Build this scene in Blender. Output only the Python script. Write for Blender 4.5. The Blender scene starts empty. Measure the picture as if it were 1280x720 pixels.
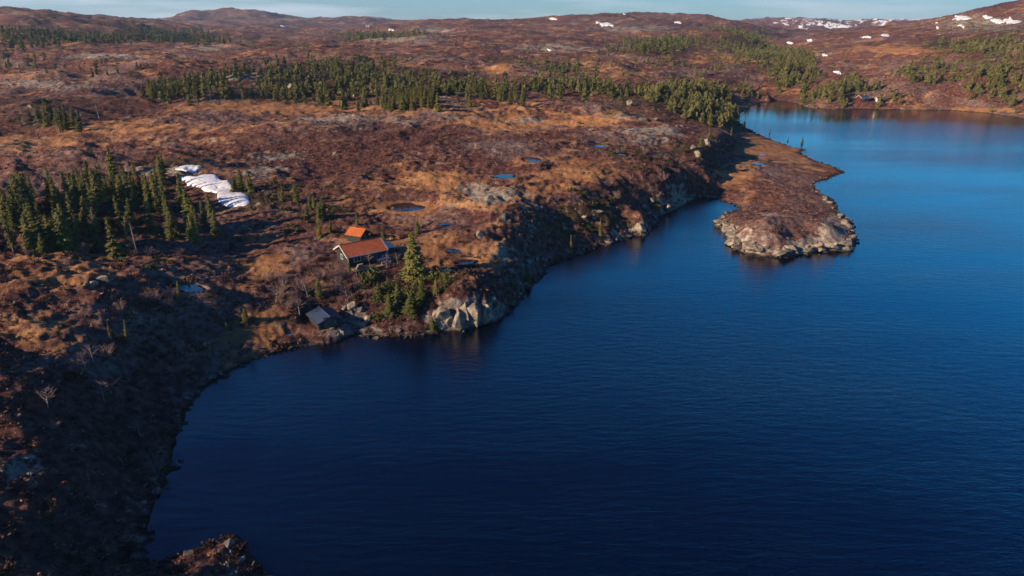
import bpy, bmesh, math, random
import numpy as np
from mathutils import Vector, Matrix
random.seed(7)
rng = np.random.default_rng(11)
R = math.radians
scene = bpy.context.scene
COL = scene.collection

# ------------------------------------------------------------------ camera
CAM_H, PITCH, FPX = 42.0, 21.3, 853.0
cp, sp = math.cos(R(PITCH)), math.sin(R(PITCH))
cam_d = bpy.data.cameras.new('camera'); cam = bpy.data.objects.new('camera', cam_d); COL.objects.link(cam)
cam_d.sensor_width = 36.0; cam_d.lens = 36.0 * FPX / 1280.0
cam_d.clip_start = 0.5; cam_d.clip_end = 60000
cam.location = (0, 0, CAM_H); cam.rotation_euler = (R(90 - PITCH), 0, 0)
scene.camera = cam

def ray(u, v):
    """direction of the photo's point (1280x720) in the world"""
    a = (np.asarray(u, float) - 640) / FPX; b = (360 - np.asarray(v, float)) / FPX
    return a, cp + b * sp, -sp + b * cp
def at_h(u, v, h=0.0):
    a, y, z = ray(u, v); t = (h - CAM_H) / z
    return a * t, y * t
def project(x, y, z):
    dz = z - CAM_H
    D = y * cp - dz * sp; U = y * sp + dz * cp
    return 640 + FPX * x / D, 360 - FPX * U / D, D

# ------------------------------------------------------------------ noise
def gnoise(x, y, seed=0):
    xi = np.floor(x).astype(np.int64); yi = np.floor(y).astype(np.int64)
    fx = x - xi; fy = y - yi
    u = fx*fx*fx*(fx*(fx*6-15)+10); v = fy*fy*fy*(fy*(fy*6-15)+10)
    def g(ix, iy, dx, dy):
        h = (ix * 374761393 + iy * 668265263 + seed * 974634777) & 0xffffffff
        h = ((h ^ (h >> 13)) * 1274126177) & 0xffffffff
        h = (h ^ (h >> 16)) & 0xffff
        a = h * (2 * math.pi / 65536.0)
        return np.cos(a) * dx + np.sin(a) * dy
    n00 = g(xi, yi, fx, fy); n10 = g(xi+1, yi, fx-1, fy); n01 = g(xi, yi+1, fx, fy-1); n11 = g(xi+1, yi+1, fx-1, fy-1)
    a = n00 + u*(n10-n00); b = n01 + u*(n11-n01)
    return (a + v*(b-a)) * 1.5
def fbm(x, y, o=4, seed=0, gain=.5):
    s = 0; amp = 1; f = 1
    for i in range(o):
        s = s + amp * gnoise(x*f + 17.3*i, y*f - 9.1*i, seed+i); amp *= gain; f *= 2.03
    return s
def ridged(x, y, o=3, seed=0):
    s = 0; amp = 1; f = 1
    for i in range(o):
        s = s + amp * (1 - 2*np.abs(gnoise(x*f + 5.7*i, y*f + 3.3*i, seed+i))); amp *= .5; f *= 2.1
    return s
def sst(a, b, x):
    t = np.clip((x - a) / (b - a + (1e-9 if a == b else 0)), 0, 1); return t*t*(3-2*t)

# ------------------------------------------------------------------ shoreline (water level z = 0)
SH = [(335,735),(322,700),(305,672),(285,668),(262,680),(238,690),(212,704),(192,706),(180,695),(186,655),(203,612),(214,580),(222,545),(240,505),(262,478),(300,458),
(340,442),(375,432),(400,428),(425,420),(450,421),(485,423),(520,420),(545,415),(575,415),(605,407),(622,403),(645,380),(668,355),
(685,337),(700,328),(720,320),(750,310),(790,295),(808,294),(818,285),(825,272),(845,262),(860,253),(872,248),(895,249),(918,255),
(921,262),(900,272),(896,283),(910,295),(906,305),(930,316),(975,322),(1020,317),(1060,315),(1070,303),(1064,280),(1050,265),
(1043,250),(1022,240),(1018,229),(1057,216),(1045,209),(1025,203),(1005,194),(1007,187),(985,182),(960,173),(945,165),(930,158),
(922,148),(926,141),(938,133),(960,126),(985,127),(1005,133),(1015,136),(1060,137),(1100,137),(1190,138),(1240,142),(1280,149)]
shore = [tuple(float(c) for c in at_h(u, v)) for u, v in SH]
shore += [(330, 290), (520, 200), (560, -60), (300, -300), (40, -260), (-35, -120), (-30, -20), (-22, 15)]
P = np.array(shore); Q = np.roll(P, -1, axis=0)
def shore_dist(x, y):
    out = np.empty_like(x); n = len(x)
    for s in range(0, n, 60000):
        px = x[s:s+60000, None]; py = y[s:s+60000, None]
        ex, ey = (Q-P)[:, 0], (Q-P)[:, 1]
        t = np.clip(((px-P[:, 0])*ex + (py-P[:, 1])*ey) / (ex*ex+ey*ey), 0, 1)
        d2 = (px-P[:, 0]-t*ex)**2 + (py-P[:, 1]-t*ey)**2
        c = ((P[:, 1] > py) != (Q[:, 1] > py)) & (px < ex*(py-P[:, 1])/(ey+1e-12) + P[:, 0])
        inside = (c.sum(1) % 2) == 1
        d = np.sqrt(d2.min(1)); out[s:s+60000] = np.where(inside, -d, d)
    return out

# ------------------------------------------------------------------ large land forms: heights by bearing and distance
UF = [-500, 0, 160, 320, 480, 640, 800, 960, 1120, 1280, 1800]
TAB = {
 25:  [8,9,7.5,7,5,5,5,5,5,5,5],
 45:  [8,9,7.5,7,5,5,5,5,5,5,5],
 60:  [8,9,7.5,6,5,5,5,5,5,5,5],
 80:  [8,9,7.5,6,5,5,5,5,5,5,5],
 100: [9,9.5,8,6,5.5,5.5,5,5,5,5,5],
 125: [12,9,8,8,7,9,9,5,4,4,5],
 150: [12,9,8,9,9,12,10,6,3,4,5],
 200: [14,10,10,10,11,12,10,5,3,4,6],
 260: [16,11,12,12,12,13,11,4,3,4,8],
 330: [20,12,13,14,14,14,10,3,3,4,10],
 420: [22,17,17,18,18,16,11,4,7,11,16],
 550: [24,22,21,21,22,21,17,9,16,22,34],
 700: [30,25,24,24,25,27,25,14,25,36,60],
 900: [50,33,28,25,31,34,37,19,34,57,85],
 1200:[80,62,46,30,35,41,50,27,40,74,110],
 1600:[90,66,50,40,44,48,62,33,38,80,120],
 2200:[80,60,44,58,49,54,58,40,40,70,120],
 3000:[60,50,48,78,48,48,52,47,42,60,110],
 4500:[50,45,50,56,46,46,46,57,55,58,90],
 6500:[50,45,50,56,84,46,46,56,50,50,80],
 9500:[50,45,45,45,48,46,46,50,50,50,60]}
az_c = np.array([math.atan((u-640)/FPX*cp) for u in UF]); lr_c = np.log(np.array(list(TAB)))
T = np.array([TAB[k] for k in TAB], float)
NA, NL = 500, 700
az_f = np.linspace(az_c[0], az_c[-1], NA); lr_f = np.linspace(lr_c[0], lr_c[-1], NL)
F = np.array([np.interp(az_f, az_c, row) for row in T])
F = np.array([np.interp(lr_f, lr_c, F[:, j]) for j in range(NA)]).T
def blur(A, sig, ax):
    k = np.exp(-.5*(np.arange(-3*sig, 3*sig+1)/sig)**2); k /= k.sum(); n = len(k)//2
    pad = [(0, 0), (0, 0)]; pad[ax] = (n, n)
    B = np.pad(A, pad, mode='edge')
    return np.apply_along_axis(lambda m: np.convolve(m, k, 'valid'), ax, B)
F = blur(blur(F, 12, 0), 18, 1)
def table_h(x, y):
    r = np.hypot(x, y); a = np.arctan2(x, y)
    i = np.clip((np.log(np.maximum(r, 1)) - lr_f[0])/(lr_f[1]-lr_f[0]), 0, NL-1.001)
    j = np.clip((a-az_f[0])/(az_f[1]-az_f[0]), 0, NA-1.001)
    i0 = i.astype(int); j0 = j.astype(int); fi = i-i0; fj = j-j0
    return (F[i0, j0]*(1-fi)*(1-fj)+F[i0+1, j0]*fi*(1-fj)+F[i0, j0+1]*(1-fi)*fj+F[i0+1, j0+1]*fi*fj)

# knolls and hollows: (photo point, height there, radius across, radius along, change)
BLOBS = [(622,262,11,13,11,3.2),(652,305,9,8,9,2.6),(585,355,6,8,8,1.5),(712,292,6,5,12,-8),(845,205,9,8,14,1.0),(770,215,10,10,14,1.2),
 (985,275,3,12,8,.8),(1040,298,2,5,5,1.0),(930,300,1.5,5,5,.5),(1000,232,2,10,8,.6),
 (120,365,9,12,8,2.2),(40,470,10,9,7,1.4),(255,392,5,13,7,-3.0),(40,600,9,5,4,1.6),(90,590,7,5,3,1.7),(135,570,5,5,2.5,1.6),(60,520,9,6,4,1.3),(20,690,8,5,3,1.6),(110,430,9,7,4,1.3),(120,630,6,6,4,-1.8),(40,660,9,5,4,1.5),
 (235,712,1.5,6,3,-1.0),(310,290,8,9,9,-1.5),(240,250,8,14,9,-1.2),(540,255,9,10,9,-1.8),(557,318,6,9,7,-1.6),
 (660,200,12,16,14,-1.2),(120,210,10,30,12,1.5),(430,160,12,30,14,1.5),(300,165,12,25,16,1.2),(770,160,13,22,22,1.5),
 (560,112,20,18,22,4),(150,95,17,50,25,4),(60,140,13,22,18,2.5),(250,85,19,40,30,3),(700,110,15,40,30,2),
 (70,75,21,70,40,4),(450,150,12,40,14,-.8),(640,152,12,20,20,-1.2)]
blobw = []
for u, v, h, rx, ry, am in BLOBS:
    bx, by = at_h(u, v, h); blobw.append((float(bx), float(by), rx, ry, am))
# farther hills: bearing px, distance, radius across, radius along, height
FAR = [(540,1500,110,90,7),(475,1000,150,60,6),(285,3100,190,200,26),(242,2950,80,150,15),(335,3150,170,200,14),(-20,1150,260,150,14),(1330,1150,210,200,14),(800,1550,380,200,15),(700,1500,150,120,4),
 (450,6500,330,500,30),(60,900,170,90,-9),(230,1000,150,120,-9),(120,780,260,40,6),(1010,4500,330,300,24),(1110,4600,420,300,14),(1130,1250,180,120,5),
 (800,640,60,30,-5),(900,900,60,60,8),(1230,1000,120,120,7),(400,900,120,60,5),(640,900,120,60,6),(590,1150,80,50,6),(975,700,60,90,-4),(860,560,50,50,3),(1060,620,60,60,5)]
for u, d, rx, ry, am in FAR:
    a = math.atan((u-640)/FPX*cp); blobw.append((d*math.sin(a), d*math.cos(a), rx, ry, am))
WZ = [(690,340,12,5.0),(715,315,10,6),(645,375,8,4.5),(840,262,14,4.5),(870,250,14,4.0),(770,300,12,8),(580,413,8,2.0),(610,405,5,2.4),(400,425,9,12),(350,440,8,8),(960,318,14,4.2),(1060,300,14,3.2),
 (900,285,10,2.8),(1040,240,14,4),(250,705,9,14),(200,690,7,10),(880,225,10,3.0),(1100,138,90,12),(950,128,60,14),(920,160,25,9),(808,292,4,3.5)]
wz = [(float(at_h(u, v)[0]), float(at_h(u, v)[1]), r, w) for u, v, r, w in WZ]
CL = [(905,205,2,9,30,-9.0),(905,170,2,9,25,-6.0)]   # the drop from the plateau to the flat point
clw = [(float(at_h(u, v, h)[0]), float(at_h(u, v, h)[1]), rx, ry, am) for u, v, h, rx, ry, am in CL]

EDGE = np.array([[float(c) for c in at_h(u, v, 3)] for u, v in [(858,262),(872,235),(896,210),(910,190),(914,172),(918,155),(916,140)]])
def height(x, y):
    r = np.hypot(x, y)
    ht = table_h(x, y)
    flat = np.clip(ht/8, .3, 1)
    for bx, by, rx, ry, am in blobw:
        ht = ht + am*np.exp(-.5*(((x-bx)/rx)**2+((y-by)/ry)**2)*1.6)
    dist = shore_dist(x, y)
    dist = dist + np.clip(np.abs(dist)+.5, 0, 1)*(0.55*fbm(x/3.1, y/3.1, 3, 40) + .9*fbm(x/11, y/11, 2, 44))*sst(15, 60, r)*np.clip(300/np.maximum(r, 1), .3, 1)
    s_e = x - np.interp(y, EDGE[:, 1], EDGE[:, 0])
    wgt = sst(EDGE[0, 1]-16, EDGE[0, 1]-4, y)*(1-sst(EDGE[-1, 1], EDGE[-1, 1]+50, y))
    s_n = s_e + 2.2*fbm(x/7, y/7, 3, 70)
    ht = ht + wgt*sst(2.5, -3.5, s_n)*sst(-60, -8, s_e)*.6
    ht = ht*(1-wgt*sst(-4.5, 4.0, s_n)) + wgt*sst(-4.5, 4.0, s_n)*(1.5 + .22*(ht-2.6))
    W = np.full_like(x, 11.0)
    for wx, wy, rr, w in wz:
        W = W + (w-W)*np.exp(-((x-wx)**2+(y-wy)**2)/(rr*rr))
    far = sst(300, 1200, r); mid = sst(180, 420, r)
    wx_ = x + 6*gnoise(x/25, y/25, 61); wy_ = y + 6*gnoise(x/25, y/25, 62)
    wx2 = x+45*gnoise(x/190, y/190, 63); wy2 = y+45*gnoise(x/190, y/190, 64)
    n = 1.9*fbm(wx_/46, wy_/32, 3, 1) + .55*(ridged(wx_/17, wy_/10, 3, 5)-.3)*(1.15+gnoise(x/60, y/60, 66)*1.2) + .30*fbm(x/3.4, y/3.4, 3, 9)*(1-far)
    n = n + .16*fbm(x/1.1, y/1.1, 2, 21)*(1-mid)
    n = n*flat + mid*(2.0*(ridged(wx_/60, wy_/42, 4, 30)-.45)*(1-.6*far)) + far*(9*fbm(x/330, y/260, 4, 14, .42) + 7.5*(ridged(wx2/240, wy2/150, 2, 18)-.5))*np.clip(r/1300, .5, 1.8)
    n = n + sst(2500, 5000, r)*7*(fbm(x/900, y/800, 4, 77)-.4)
    land = ht + n - 9*sst(650, 1300, r)
    dq = np.maximum(dist, 0)/W; k = 1-np.exp(-(.35*dq+1.1*dq*dq)/(1+.55*dq))
    land = np.maximum(land, 1.2)*k + .05 + .14*np.minimum(dist, 1)*gnoise(x/.9, y/.9, 90)
    bed = -.25 + .32*np.minimum(dist, 0)
    h = np.where(dist > 0, land, np.maximum(bed, -8))
    return h, dist, n, W

# ------------------------------------------------------------------ polar ground grid
az = np.concatenate([np.linspace(-180, -60, 70, endpoint=False), np.linspace(-60, -47, 45, endpoint=False), np.linspace(-47, 47, 760, endpoint=False), np.linspace(47, 60, 30, endpoint=False), np.linspace(60, 180, 61)])
AZ = np.radians(az)
rr_ = [3.0, 10.0, 18.0, 26.0, 32.0]
while rr_[-1] < 9500: rr_.append(rr_[-1]*1.0047)
RR = np.array(rr_ + [15000.0, 30000.0]); LR = np.log(RR)
GX = RR[:, None]*np.sin(AZ)[None]; GY = RR[:, None]*np.cos(AZ)[None]
nr, na = GX.shape
h_, d_, n_, w_ = height(GX.ravel(), GY.ravel())
GH = h_.reshape(nr, na); GD = d_.reshape(nr, na); GN = n_.reshape(nr, na)
GH[-2:] = np.minimum(GH[-2:], 30)
# bring the ridge lines to the heights surveyed from the photo: near hills, then the far mountains
TA = [(-700,0),(0,10),(100,18),(190,24),(240,29),(380,31),(430,31),(490,27),(520,24),(640,24),(700,19),(800,15),(880,18),(940,30),(1000,37),(1100,32),(1150,26),(1200,17),(1240,9),(1280,2),(1500,-8)]
TB = [(-700,28),(190,28),(225,20),(243,13),(262,17),(285,11),(335,15),(385,24),(410,22),(455,20),(480,22),(520,28),(900,28),(955,22),(1000,22),(1060,25),(1180,24),(1250,28),(1500,28)]
for (pts_, ra, rb, sg) in ((TA, 560, 2400, 8), (TB, 2600, 8500, 4)):
    tu = np.tan(AZ)/cp*FPX+640; tu = np.where(np.abs(AZ) < 1.0, tu, np.where(AZ < 0, -700, 1500))
    tv = np.interp(tu, [p[0] for p in pts_], [p[1] for p in pts_]); ang = np.tan(np.arctan((360-tv)/FPX)-R(PITCH))
    i0, i1 = np.searchsorted(RR, ra), np.searchsorted(RR, rb)
    kk = np.exp(-.5*(np.arange(-4*sg, 4*sg+1)/sg)**2); kk /= kk.sum()
    for it in range(3):
        cur = ((GH[i0:i1]-CAM_H)/RR[i0:i1, None]).max(0); dl = np.convolve(np.pad(cur-ang, 4*sg, mode='edge'), kk, 'valid')
        GH -= dl[None]*(RR*sst(ra*.85, ra*1.5, RR)*(1-sst(rb*.95, rb*1.15, RR)))[:, None]
jj = np.arange(na, dtype=float)
def samp(A, x, y):
    x = np.asarray(x, float); y = np.asarray(y, float)
    i = np.clip(np.interp(np.log(np.maximum(np.hypot(x, y), 3)), LR, np.arange(nr)), 0, nr-1.001)
    j = np.clip(np.interp(np.arctan2(x, y), AZ, jj), 0, na-1.001)
    i0 = i.astype(int); j0 = j.astype(int); fi = i-i0; fj = j-j0
    return A[i0, j0]*(1-fi)*(1-fj)+A[i0+1, j0]*fi*(1-fj)+A[i0, j0+1]*(1-fi)*fj+A[i0+1, j0+1]*fi*fj
TS = np.exp(np.linspace(math.log(30), math.log(9500), 2600))
def hit(u, v):
    """where the photo's point falls on the ground"""
    a, dy, dz = ray(u, v); t = TS/dy
    X, Y, Z = a*t, dy*t, CAM_H+dz*t
    g = np.maximum(samp(GH, X, Y), 0)
    k = np.nonzero(Z < g)[0]
    if len(k) == 0: return None
    k = k[0]
    return float(X[k]), float(Y[k]), float(g[k])

# ponds and building plots: level the ground there
PONDS = [('bog',665,200,2.1,3.2,.3),('bog',508,261,3.6,3.0,.1),('bog',557,280,1.1,.9,0),('bog',567,315,1.2,1.0,0),('bog',583,328,1.9,1.1,.2),('bog',559,338,.9,.7,0),
 ('bog',947,205,1.7,1.6,0),('bog',953,194,1.3,1.3,0),('bog',750,183,1.6,1.2,0),('bog',233,359,3.0,1.3,-.2),('bog',776,193,1.0,1.0,0),
 ('bog',630,221,2.6,1.8,.2),('river',950,118,2.2,9,0)]
ponds = []
def level(cx, cy, rx, ry, rot, z, drop=0.0, edge=1.6):
    c, s = math.cos(rot), math.sin(rot)
    dx = GX-cx; dy = GY-cy
    e = np.sqrt(((dx*c+dy*s)/rx)**2+((-dx*s+dy*c)/ry)**2)
    w = 1-sst(1.0, edge, e)
    GH[:] = np.where(w > 0, GH*(1-w)+(z+.03)*w, GH)
    if drop: GH[:] = np.where(e < 1.0, np.minimum(GH, z-drop*sst(1.0, .8, e)+.0), GH)
for kind, u, v, rx, ry, rot in PONDS:
    p = hit(u, v)
    if p is None: continue
    k = 12; th = np.linspace(0, 6.28, k)
    z = float(np.mean(samp(GH, p[0]+rx*np.cos(th), p[1]+ry*np.sin(th))))*.5 + p[2]*.5
    level(p[0], p[1], rx*1.15, ry*1.15, rot, z, .35, 2.0); ponds.append((kind, p[0], p[1], rx, ry, rot, z))
def plot(u, v, rx, ry, rot, z=None):
    p = hit(u, v); zz = p[2] if z is None else z
    level(p[0], p[1], rx, ry, rot, zz, 0, 1.7); return Vector((p[0], p[1], zz))
CABIN = plot(452, 325, 4.6, 3.4, R(38)); SHED = plot(448, 301, 2.4, 2.2, R(-28)); BOAT = plot(407, 405, 3.1, 2.4, R(-55), 1.25)
HUT = plot(1078, 127, 5, 4, 0)

# ------------------------------------------------------------------ materials
def new_mat(name):
    m = bpy.data.materials.new(name); m.use_nodes = True; nt = m.node_tree
    b = nt.nodes['Principled BSDF']; return m, nt, b
def N(nt, t, **kw):
    n = nt.nodes.new(t)
    for k, v in kw.items(): setattr(n, k, v)
    return n
def noise(nt, vec, scale, detail=4, rough=.55):
    n = N(nt, 'ShaderNodeTexNoise'); n.inputs['Scale'].default_value = scale; n.inputs['Detail'].default_value = detail
    n.inputs['Roughness'].default_value = rough; nt.links.new(vec, n.inputs['Vector']); return n.outputs['Fac']
def ramp(nt, fac, stops):
    n = N(nt, 'ShaderNodeValToRGB'); e = n.color_ramp.elements
    while len(e) < len(stops): e.new(.5)
    for el, (p, c) in zip(e, stops):
        el.position = p; el.color = (*c, 1) if len(c) == 3 else c
    nt.links.new(fac, n.inputs['Fac']); return n.outputs['Color']
def mix(nt, fac, a, b, mode='MIX'):
    n = N(nt, 'ShaderNodeMix', data_type='RGBA', blend_type=mode)
    for s, v in ((n.inputs['Factor'], fac), (n.inputs['A'], a), (n.inputs['B'], b)):
        if hasattr(v, 'is_output'): nt.links.new(v, s)
        elif isinstance(v, (int, float)): s.default_value = v
        else: s.default_value = (*v, 1)
    return n.outputs['Result']
def mth(nt, op, a, b=0.0, clamp=False):
    n = N(nt, 'ShaderNodeMath', operation=op); n.use_clamp = clamp
    for s, v in ((n.inputs[0], a), (n.inputs[1], b)):
        if hasattr(v, 'is_output'): nt.links.new(v, s)
        else: s.default_value = v
    return n.outputs[0]
def bump(nt, b, h, dist, strength=1.0):
    n = N(nt, 'ShaderNodeBump'); n.inputs['Distance'].default_value = dist; n.inputs['Strength'].default_value = strength
    nt.links.new(h, n.inputs['Height']); nt.links.new(n.outputs[0], b.inputs['Normal'])
def geo(nt): return N(nt, 'ShaderNodeNewGeometry').outputs['Position']
def objc(nt): return N(nt, 'ShaderNodeTexCoord').outputs['Object']
def flat_spec(b, v=.15): b.inputs['Specular IOR Level'].default_value = v

# ground
ROCKC = [(.28,(.06,.045,.036)),(.42,(.17,.135,.105)),(.54,(.29,.24,.185)),(.72,(.44,.385,.30))]
m_ground, nt, b = new_mat('moorland')
pos = geo(nt)
att = N(nt, 'ShaderNodeAttribute', attribute_name='cover'); sep = N(nt, 'ShaderNodeSeparateColor'); nt.links.new(att.outputs['Color'], sep.inputs[0])
bog, rock, wood = sep.outputs[0], sep.outputs[1], sep.outputs[2]
snw = att.outputs['Alpha']
n1 = noise(nt, pos, .045, 12, .68); n2 = noise(nt, pos, .9, 8, .7); n3 = noise(nt, pos, .16, 9, .7); n4 = noise(nt, pos, .006, 14, .66)
heath = ramp(nt, n2, [(.30,(.024,.011,.011)),(.45,(.080,.034,.028)),(.58,(.165,.076,.054)),(.74,(.30,.17,.115))])
bogc = ramp(nt, n3, [(.30,(.12,.052,.026)),(.45,(.27,.125,.055)),(.6,(.38,.195,.085)),(.75,(.46,.28,.14))])
rockc = ramp(nt, n2, ROCKC)
mossc = ramp(nt, n2, [(.3,(.024,.018,.010)),(.55,(.066,.048,.024)),(.75,(.13,.10,.05))])
f = mth(nt, 'ADD', mth(nt, 'MULTIPLY', mth(nt, 'SUBTRACT', mth(nt, 'ADD', mth(nt, 'MULTIPLY', n1, .6), mth(nt, 'MULTIPLY', n3, .4)), .5), 3.2), bog)
f = N(nt, 'ShaderNodeMapRange'); 
fb = mth(nt, 'ADD', mth(nt, 'MULTIPLY', mth(nt, 'SUBTRACT', mth(nt, 'ADD', mth(nt, 'MULTIPLY', n1, .55), mth(nt, 'MULTIPLY', n3, .45)), .5), 4.2), bog)
fb = mth(nt, 'MULTIPLY', mth(nt, 'SUBTRACT', fb, .38), 3.5, True)
pale = ramp(nt, n2, [(.30,(.07,.045,.045)),(.45,(.17,.115,.10)),(.60,(.29,.215,.18)),(.76,(.42,.34,.29))])
n5 = noise(nt, pos, .028, 10, .72)
heath = mix(nt, mth(nt, 'MULTIPLY', mth(nt, 'SUBTRACT', n5, .50), 6.0, True), heath, pale)
c = mix(nt, fb, heath, bogc)
n6 = noise(nt, pos, .018, 9, .66)
wood = mth(nt, 'ADD', wood, mth(nt, 'MULTIPLY', mth(nt, 'SUBTRACT', n6, .56), 1.5))
fw = mth(nt, 'MULTIPLY', mth(nt, 'SUBTRACT', mth(nt, 'ADD', wood, mth(nt, 'MULTIPLY', mth(nt, 'SUBTRACT', n3, .5), 1.6)), .4), 3.0, True)
c = mix(nt, fw, c, mossc)
nrk = mth(nt, 'ADD', mth(nt, 'MULTIPLY', noise(nt, pos, .33, 8, .72), .6), mth(nt, 'MULTIPLY', n2, .4))
fr = mth(nt, 'MULTIPLY', mth(nt, 'SUBTRACT', mth(nt, 'ADD', rock, mth(nt, 'MULTIPLY', mth(nt, 'SUBTRACT', nrk, .5), 3.4)), .5), 4.0, True)
c = mix(nt, fr, c, rockc)
c = mix(nt, 1.0, c, ramp(nt, n4, [(.38,(.58,.57,.64)),(.60,(1.22,1.16,1.08))]), 'MULTIPLY')
fs = mth(nt, 'MULTIPLY', mth(nt, 'SUBTRACT', mth(nt, 'ADD', snw, mth(nt, 'MULTIPLY', mth(nt, 'SUBTRACT', noise(nt, pos, .022, 10, .75), .5), 3.2)), .72), 10.0, True)
c = mix(nt, fs, c, (.78,.78,.80))
def wet(nt, c):
    z = N(nt, 'ShaderNodeSeparateXYZ'); nt.links.new(geo(nt), z.inputs[0]); k = mth(nt, 'SUBTRACT', 1.0, mth(nt, 'MULTIPLY', mth(nt, 'SUBTRACT', z.outputs['Z'], .12), 5.0, True), True)
    return mix(nt, k, c, mix(nt, 1.0, c, (.30,.28,.27), 'MULTIPLY'))
c = wet(nt, c)
nt.links.new(c, b.inputs['Base Color']); b.inputs['Roughness'].default_value = .95; flat_spec(b, .08)
bump(nt, b, mth(nt, 'ADD', mth(nt, 'MULTIPLY', n2, .5), n3), .9, .9)

def simple(name, stops, scale, rough=.85, bd=.05, spec=.2, coord=objc, rnd=0.0, detail=6):
    m, nt, b = new_mat(name); v = coord(nt)
    n = noise(nt, v, scale, detail, .65); c = ramp(nt, n, stops)
    if rnd:
        o = N(nt, 'ShaderNodeObjectInfo'); k = ramp(nt, o.outputs['Random'], [(0,(1-rnd,1-rnd,1-rnd*.8)),(.5,(1,1,1)),(1,(1+rnd,1+rnd*.7,1+rnd*.3))])
        c = mix(nt, 1.0, c, k, 'MULTIPLY')
    if name in ('lichen_rock', 'shore_stone'): c = wet(nt, c)
    nt.links.new(c, b.inputs['Base Color']); b.inputs['Roughness'].default_value = rough; flat_spec(b, spec)
    if bd: bump(nt, b, n, bd)
    return m
m_rock = simple('lichen_rock', [(.3,(.045,.036,.030)),(.42,(.13,.105,.08)),(.55,(.25,.205,.155)),(.75,(.40,.35,.27))], 1.3, .9, .12, .15, geo, .18, 10)
m_needle = simple('spruce_needles', [(.3,(.05,.052,.014)),(.5,(.12,.115,.030)),(.7,(.22,.19,.055))], 1.6, .75, 0, .15, geo, .32)
m_pine = simple('pine_needles', [(.3,(.040,.050,.012)),(.5,(.085,.090,.022)),(.72,(.16,.15,.04))], 1.8, .75, 0, .15, geo, .3)
m_farneedle = simple('far_needles', [(.3,(.055,.058,.020)),(.5,(.125,.118,.038)),(.7,(.22,.19,.07))], .13, .8, 0, .1, geo, 0)
m_bark = simple('spruce_bark', [(.3,(.05,.04,.03)),(.7,(.16,.13,.10))], 5, .9, .02, .1)
m_grey = simple('dead_bark', [(.3,(.16,.13,.12)),(.7,(.36,.31,.28))], 5, .9, .01, .1)
m_birch = simple('bare_twigs', [(.3,(.10,.06,.055)),(.5,(.19,.12,.105)),(.7,(.30,.22,.19))], 3, .85, 0, .1, geo, .25)
m_brown = simple('brown_brush', [(.3,(.035,.020,.015)),(.5,(.085,.048,.032)),(.7,(.15,.09,.05))], 2.2, .9, 0, .1, geo, .25)
m_jun = simple('juniper', [(.3,(.026,.032,.012)),(.5,(.06,.064,.022)),(.7,(.12,.108,.038))], 2.2, .85, 0, .1, geo, .25)
m_snow = simple('old_snow', [(.30,(.40,.37,.36)),(.42,(.60,.58,.59)),(.6,(.76,.75,.76))], 1.1, .7, .12, .3, geo)
m_cover = simple('heather', [(.30,(.018,.009,.010)),(.42,(.055,.026,.024)),(.54,(.15,.078,.055)),(.66,(.32,.22,.16))], 1.3, .95, 0, .05, geo)
m_gcover = simple('dry_grass', [(.3,(.10,.045,.018)),(.5,(.22,.11,.045)),(.7,(.36,.22,.11))], .6, .95, 0, .05, geo)
m_wall = simple('tarred_boards', [(.3,(.022,.020,.020)),(.6,(.045,.040,.038)),(.8,(.075,.065,.06))], 3, .8, .01, .25)
m_grwall = simple('weathered_boards', [(.3,(.05,.045,.042)),(.7,(.11,.095,.085))], 3, .85, .01, .2)
m_roof = simple('red_roof_sheet', [(.3,(.26,.062,.026)),(.5,(.38,.092,.036)),(.75,(.46,.14,.06))], 1.5, .7, .01, .25)
m_oroof = simple('orange_roof_sheet', [(.3,(.36,.085,.022)),(.5,(.46,.115,.028)),(.75,(.52,.16,.05))], 1.5, .7, .01, .25)
m_broof = simple('dark_roof_felt', [(.3,(.03,.042,.065)),(.7,(.055,.075,.11))], 2, .33, .01, .6)
m_trim = simple('pale_trim', [(.3,(.42,.38,.34)),(.7,(.58,.54,.50))], 4, .7, 0, .2)
m_glass = simple('dark_glass', [(.3,(.02,.025,.03)),(.7,(.04,.05,.06))], 2, .1, 0, .6)
m_blue = simple('blue_cover', [(.3,(.05,.13,.30)),(.7,(.10,.22,.42))], 3, .5, .01, .3)
m_deck = simple('deck_boards', [(.3,(.16,.11,.075)),(.7,(.32,.24,.17))], 3, .8, .01, .2)
m_redhut = simple('red_boards', [(.3,(.06,.012,.014)),(.7,(.10,.02,.02))], 3, .8, .01, .2)
m_shorest = simple('shore_stone', [(.3,(.04,.034,.03)),(.5,(.11,.09,.075)),(.7,(.25,.21,.175))], .8, .85, 0, .2, geo)

# lake water
m_water, nt, b = new_mat('lake_water')
v = geo(nt); mg = N(nt, 'ShaderNodeMapping'); nt.links.new(v, mg.inputs['Vector']); mg.inputs['Scale'].default_value = (.5, 1.6, 1); mp = N(nt, 'ShaderNodeMapping'); nt.links.new(v, mp.inputs['Vector']); mp.inputs['Scale'].default_value = (1.9, 5.6, 1); mp.inputs['Rotation'].default_value = (0, 0, R(10))
w1 = noise(nt, mp.outputs[0], 1.0, 4, .55); w2 = noise(nt, mp.outputs[0], .22, 3, .5); w3 = noise(nt, mg.outputs[0], .012, 5, .6)
a = N(nt, 'ShaderNodeAttribute', attribute_name='calm')
hh = mth(nt, 'ADD', mth(nt, 'MULTIPLY', w1, .6), w2)
hh = mth(nt, 'MULTIPLY', hh, ramp(nt, w3, [(.38,(.40,.40,.40)),(.60,(1.25,1.25,1.25))]))
hh = mth(nt, 'MULTIPLY', hh, mth(nt, 'SUBTRACT', 1.0, mth(nt, 'MULTIPLY', a.outputs['Fac'], .85)))
b.inputs['Base Color'].default_value = (.0001, .0022, .009, 1); b.inputs['Roughness'].default_value = .07; b.inputs['IOR'].default_value = 1.62
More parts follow.
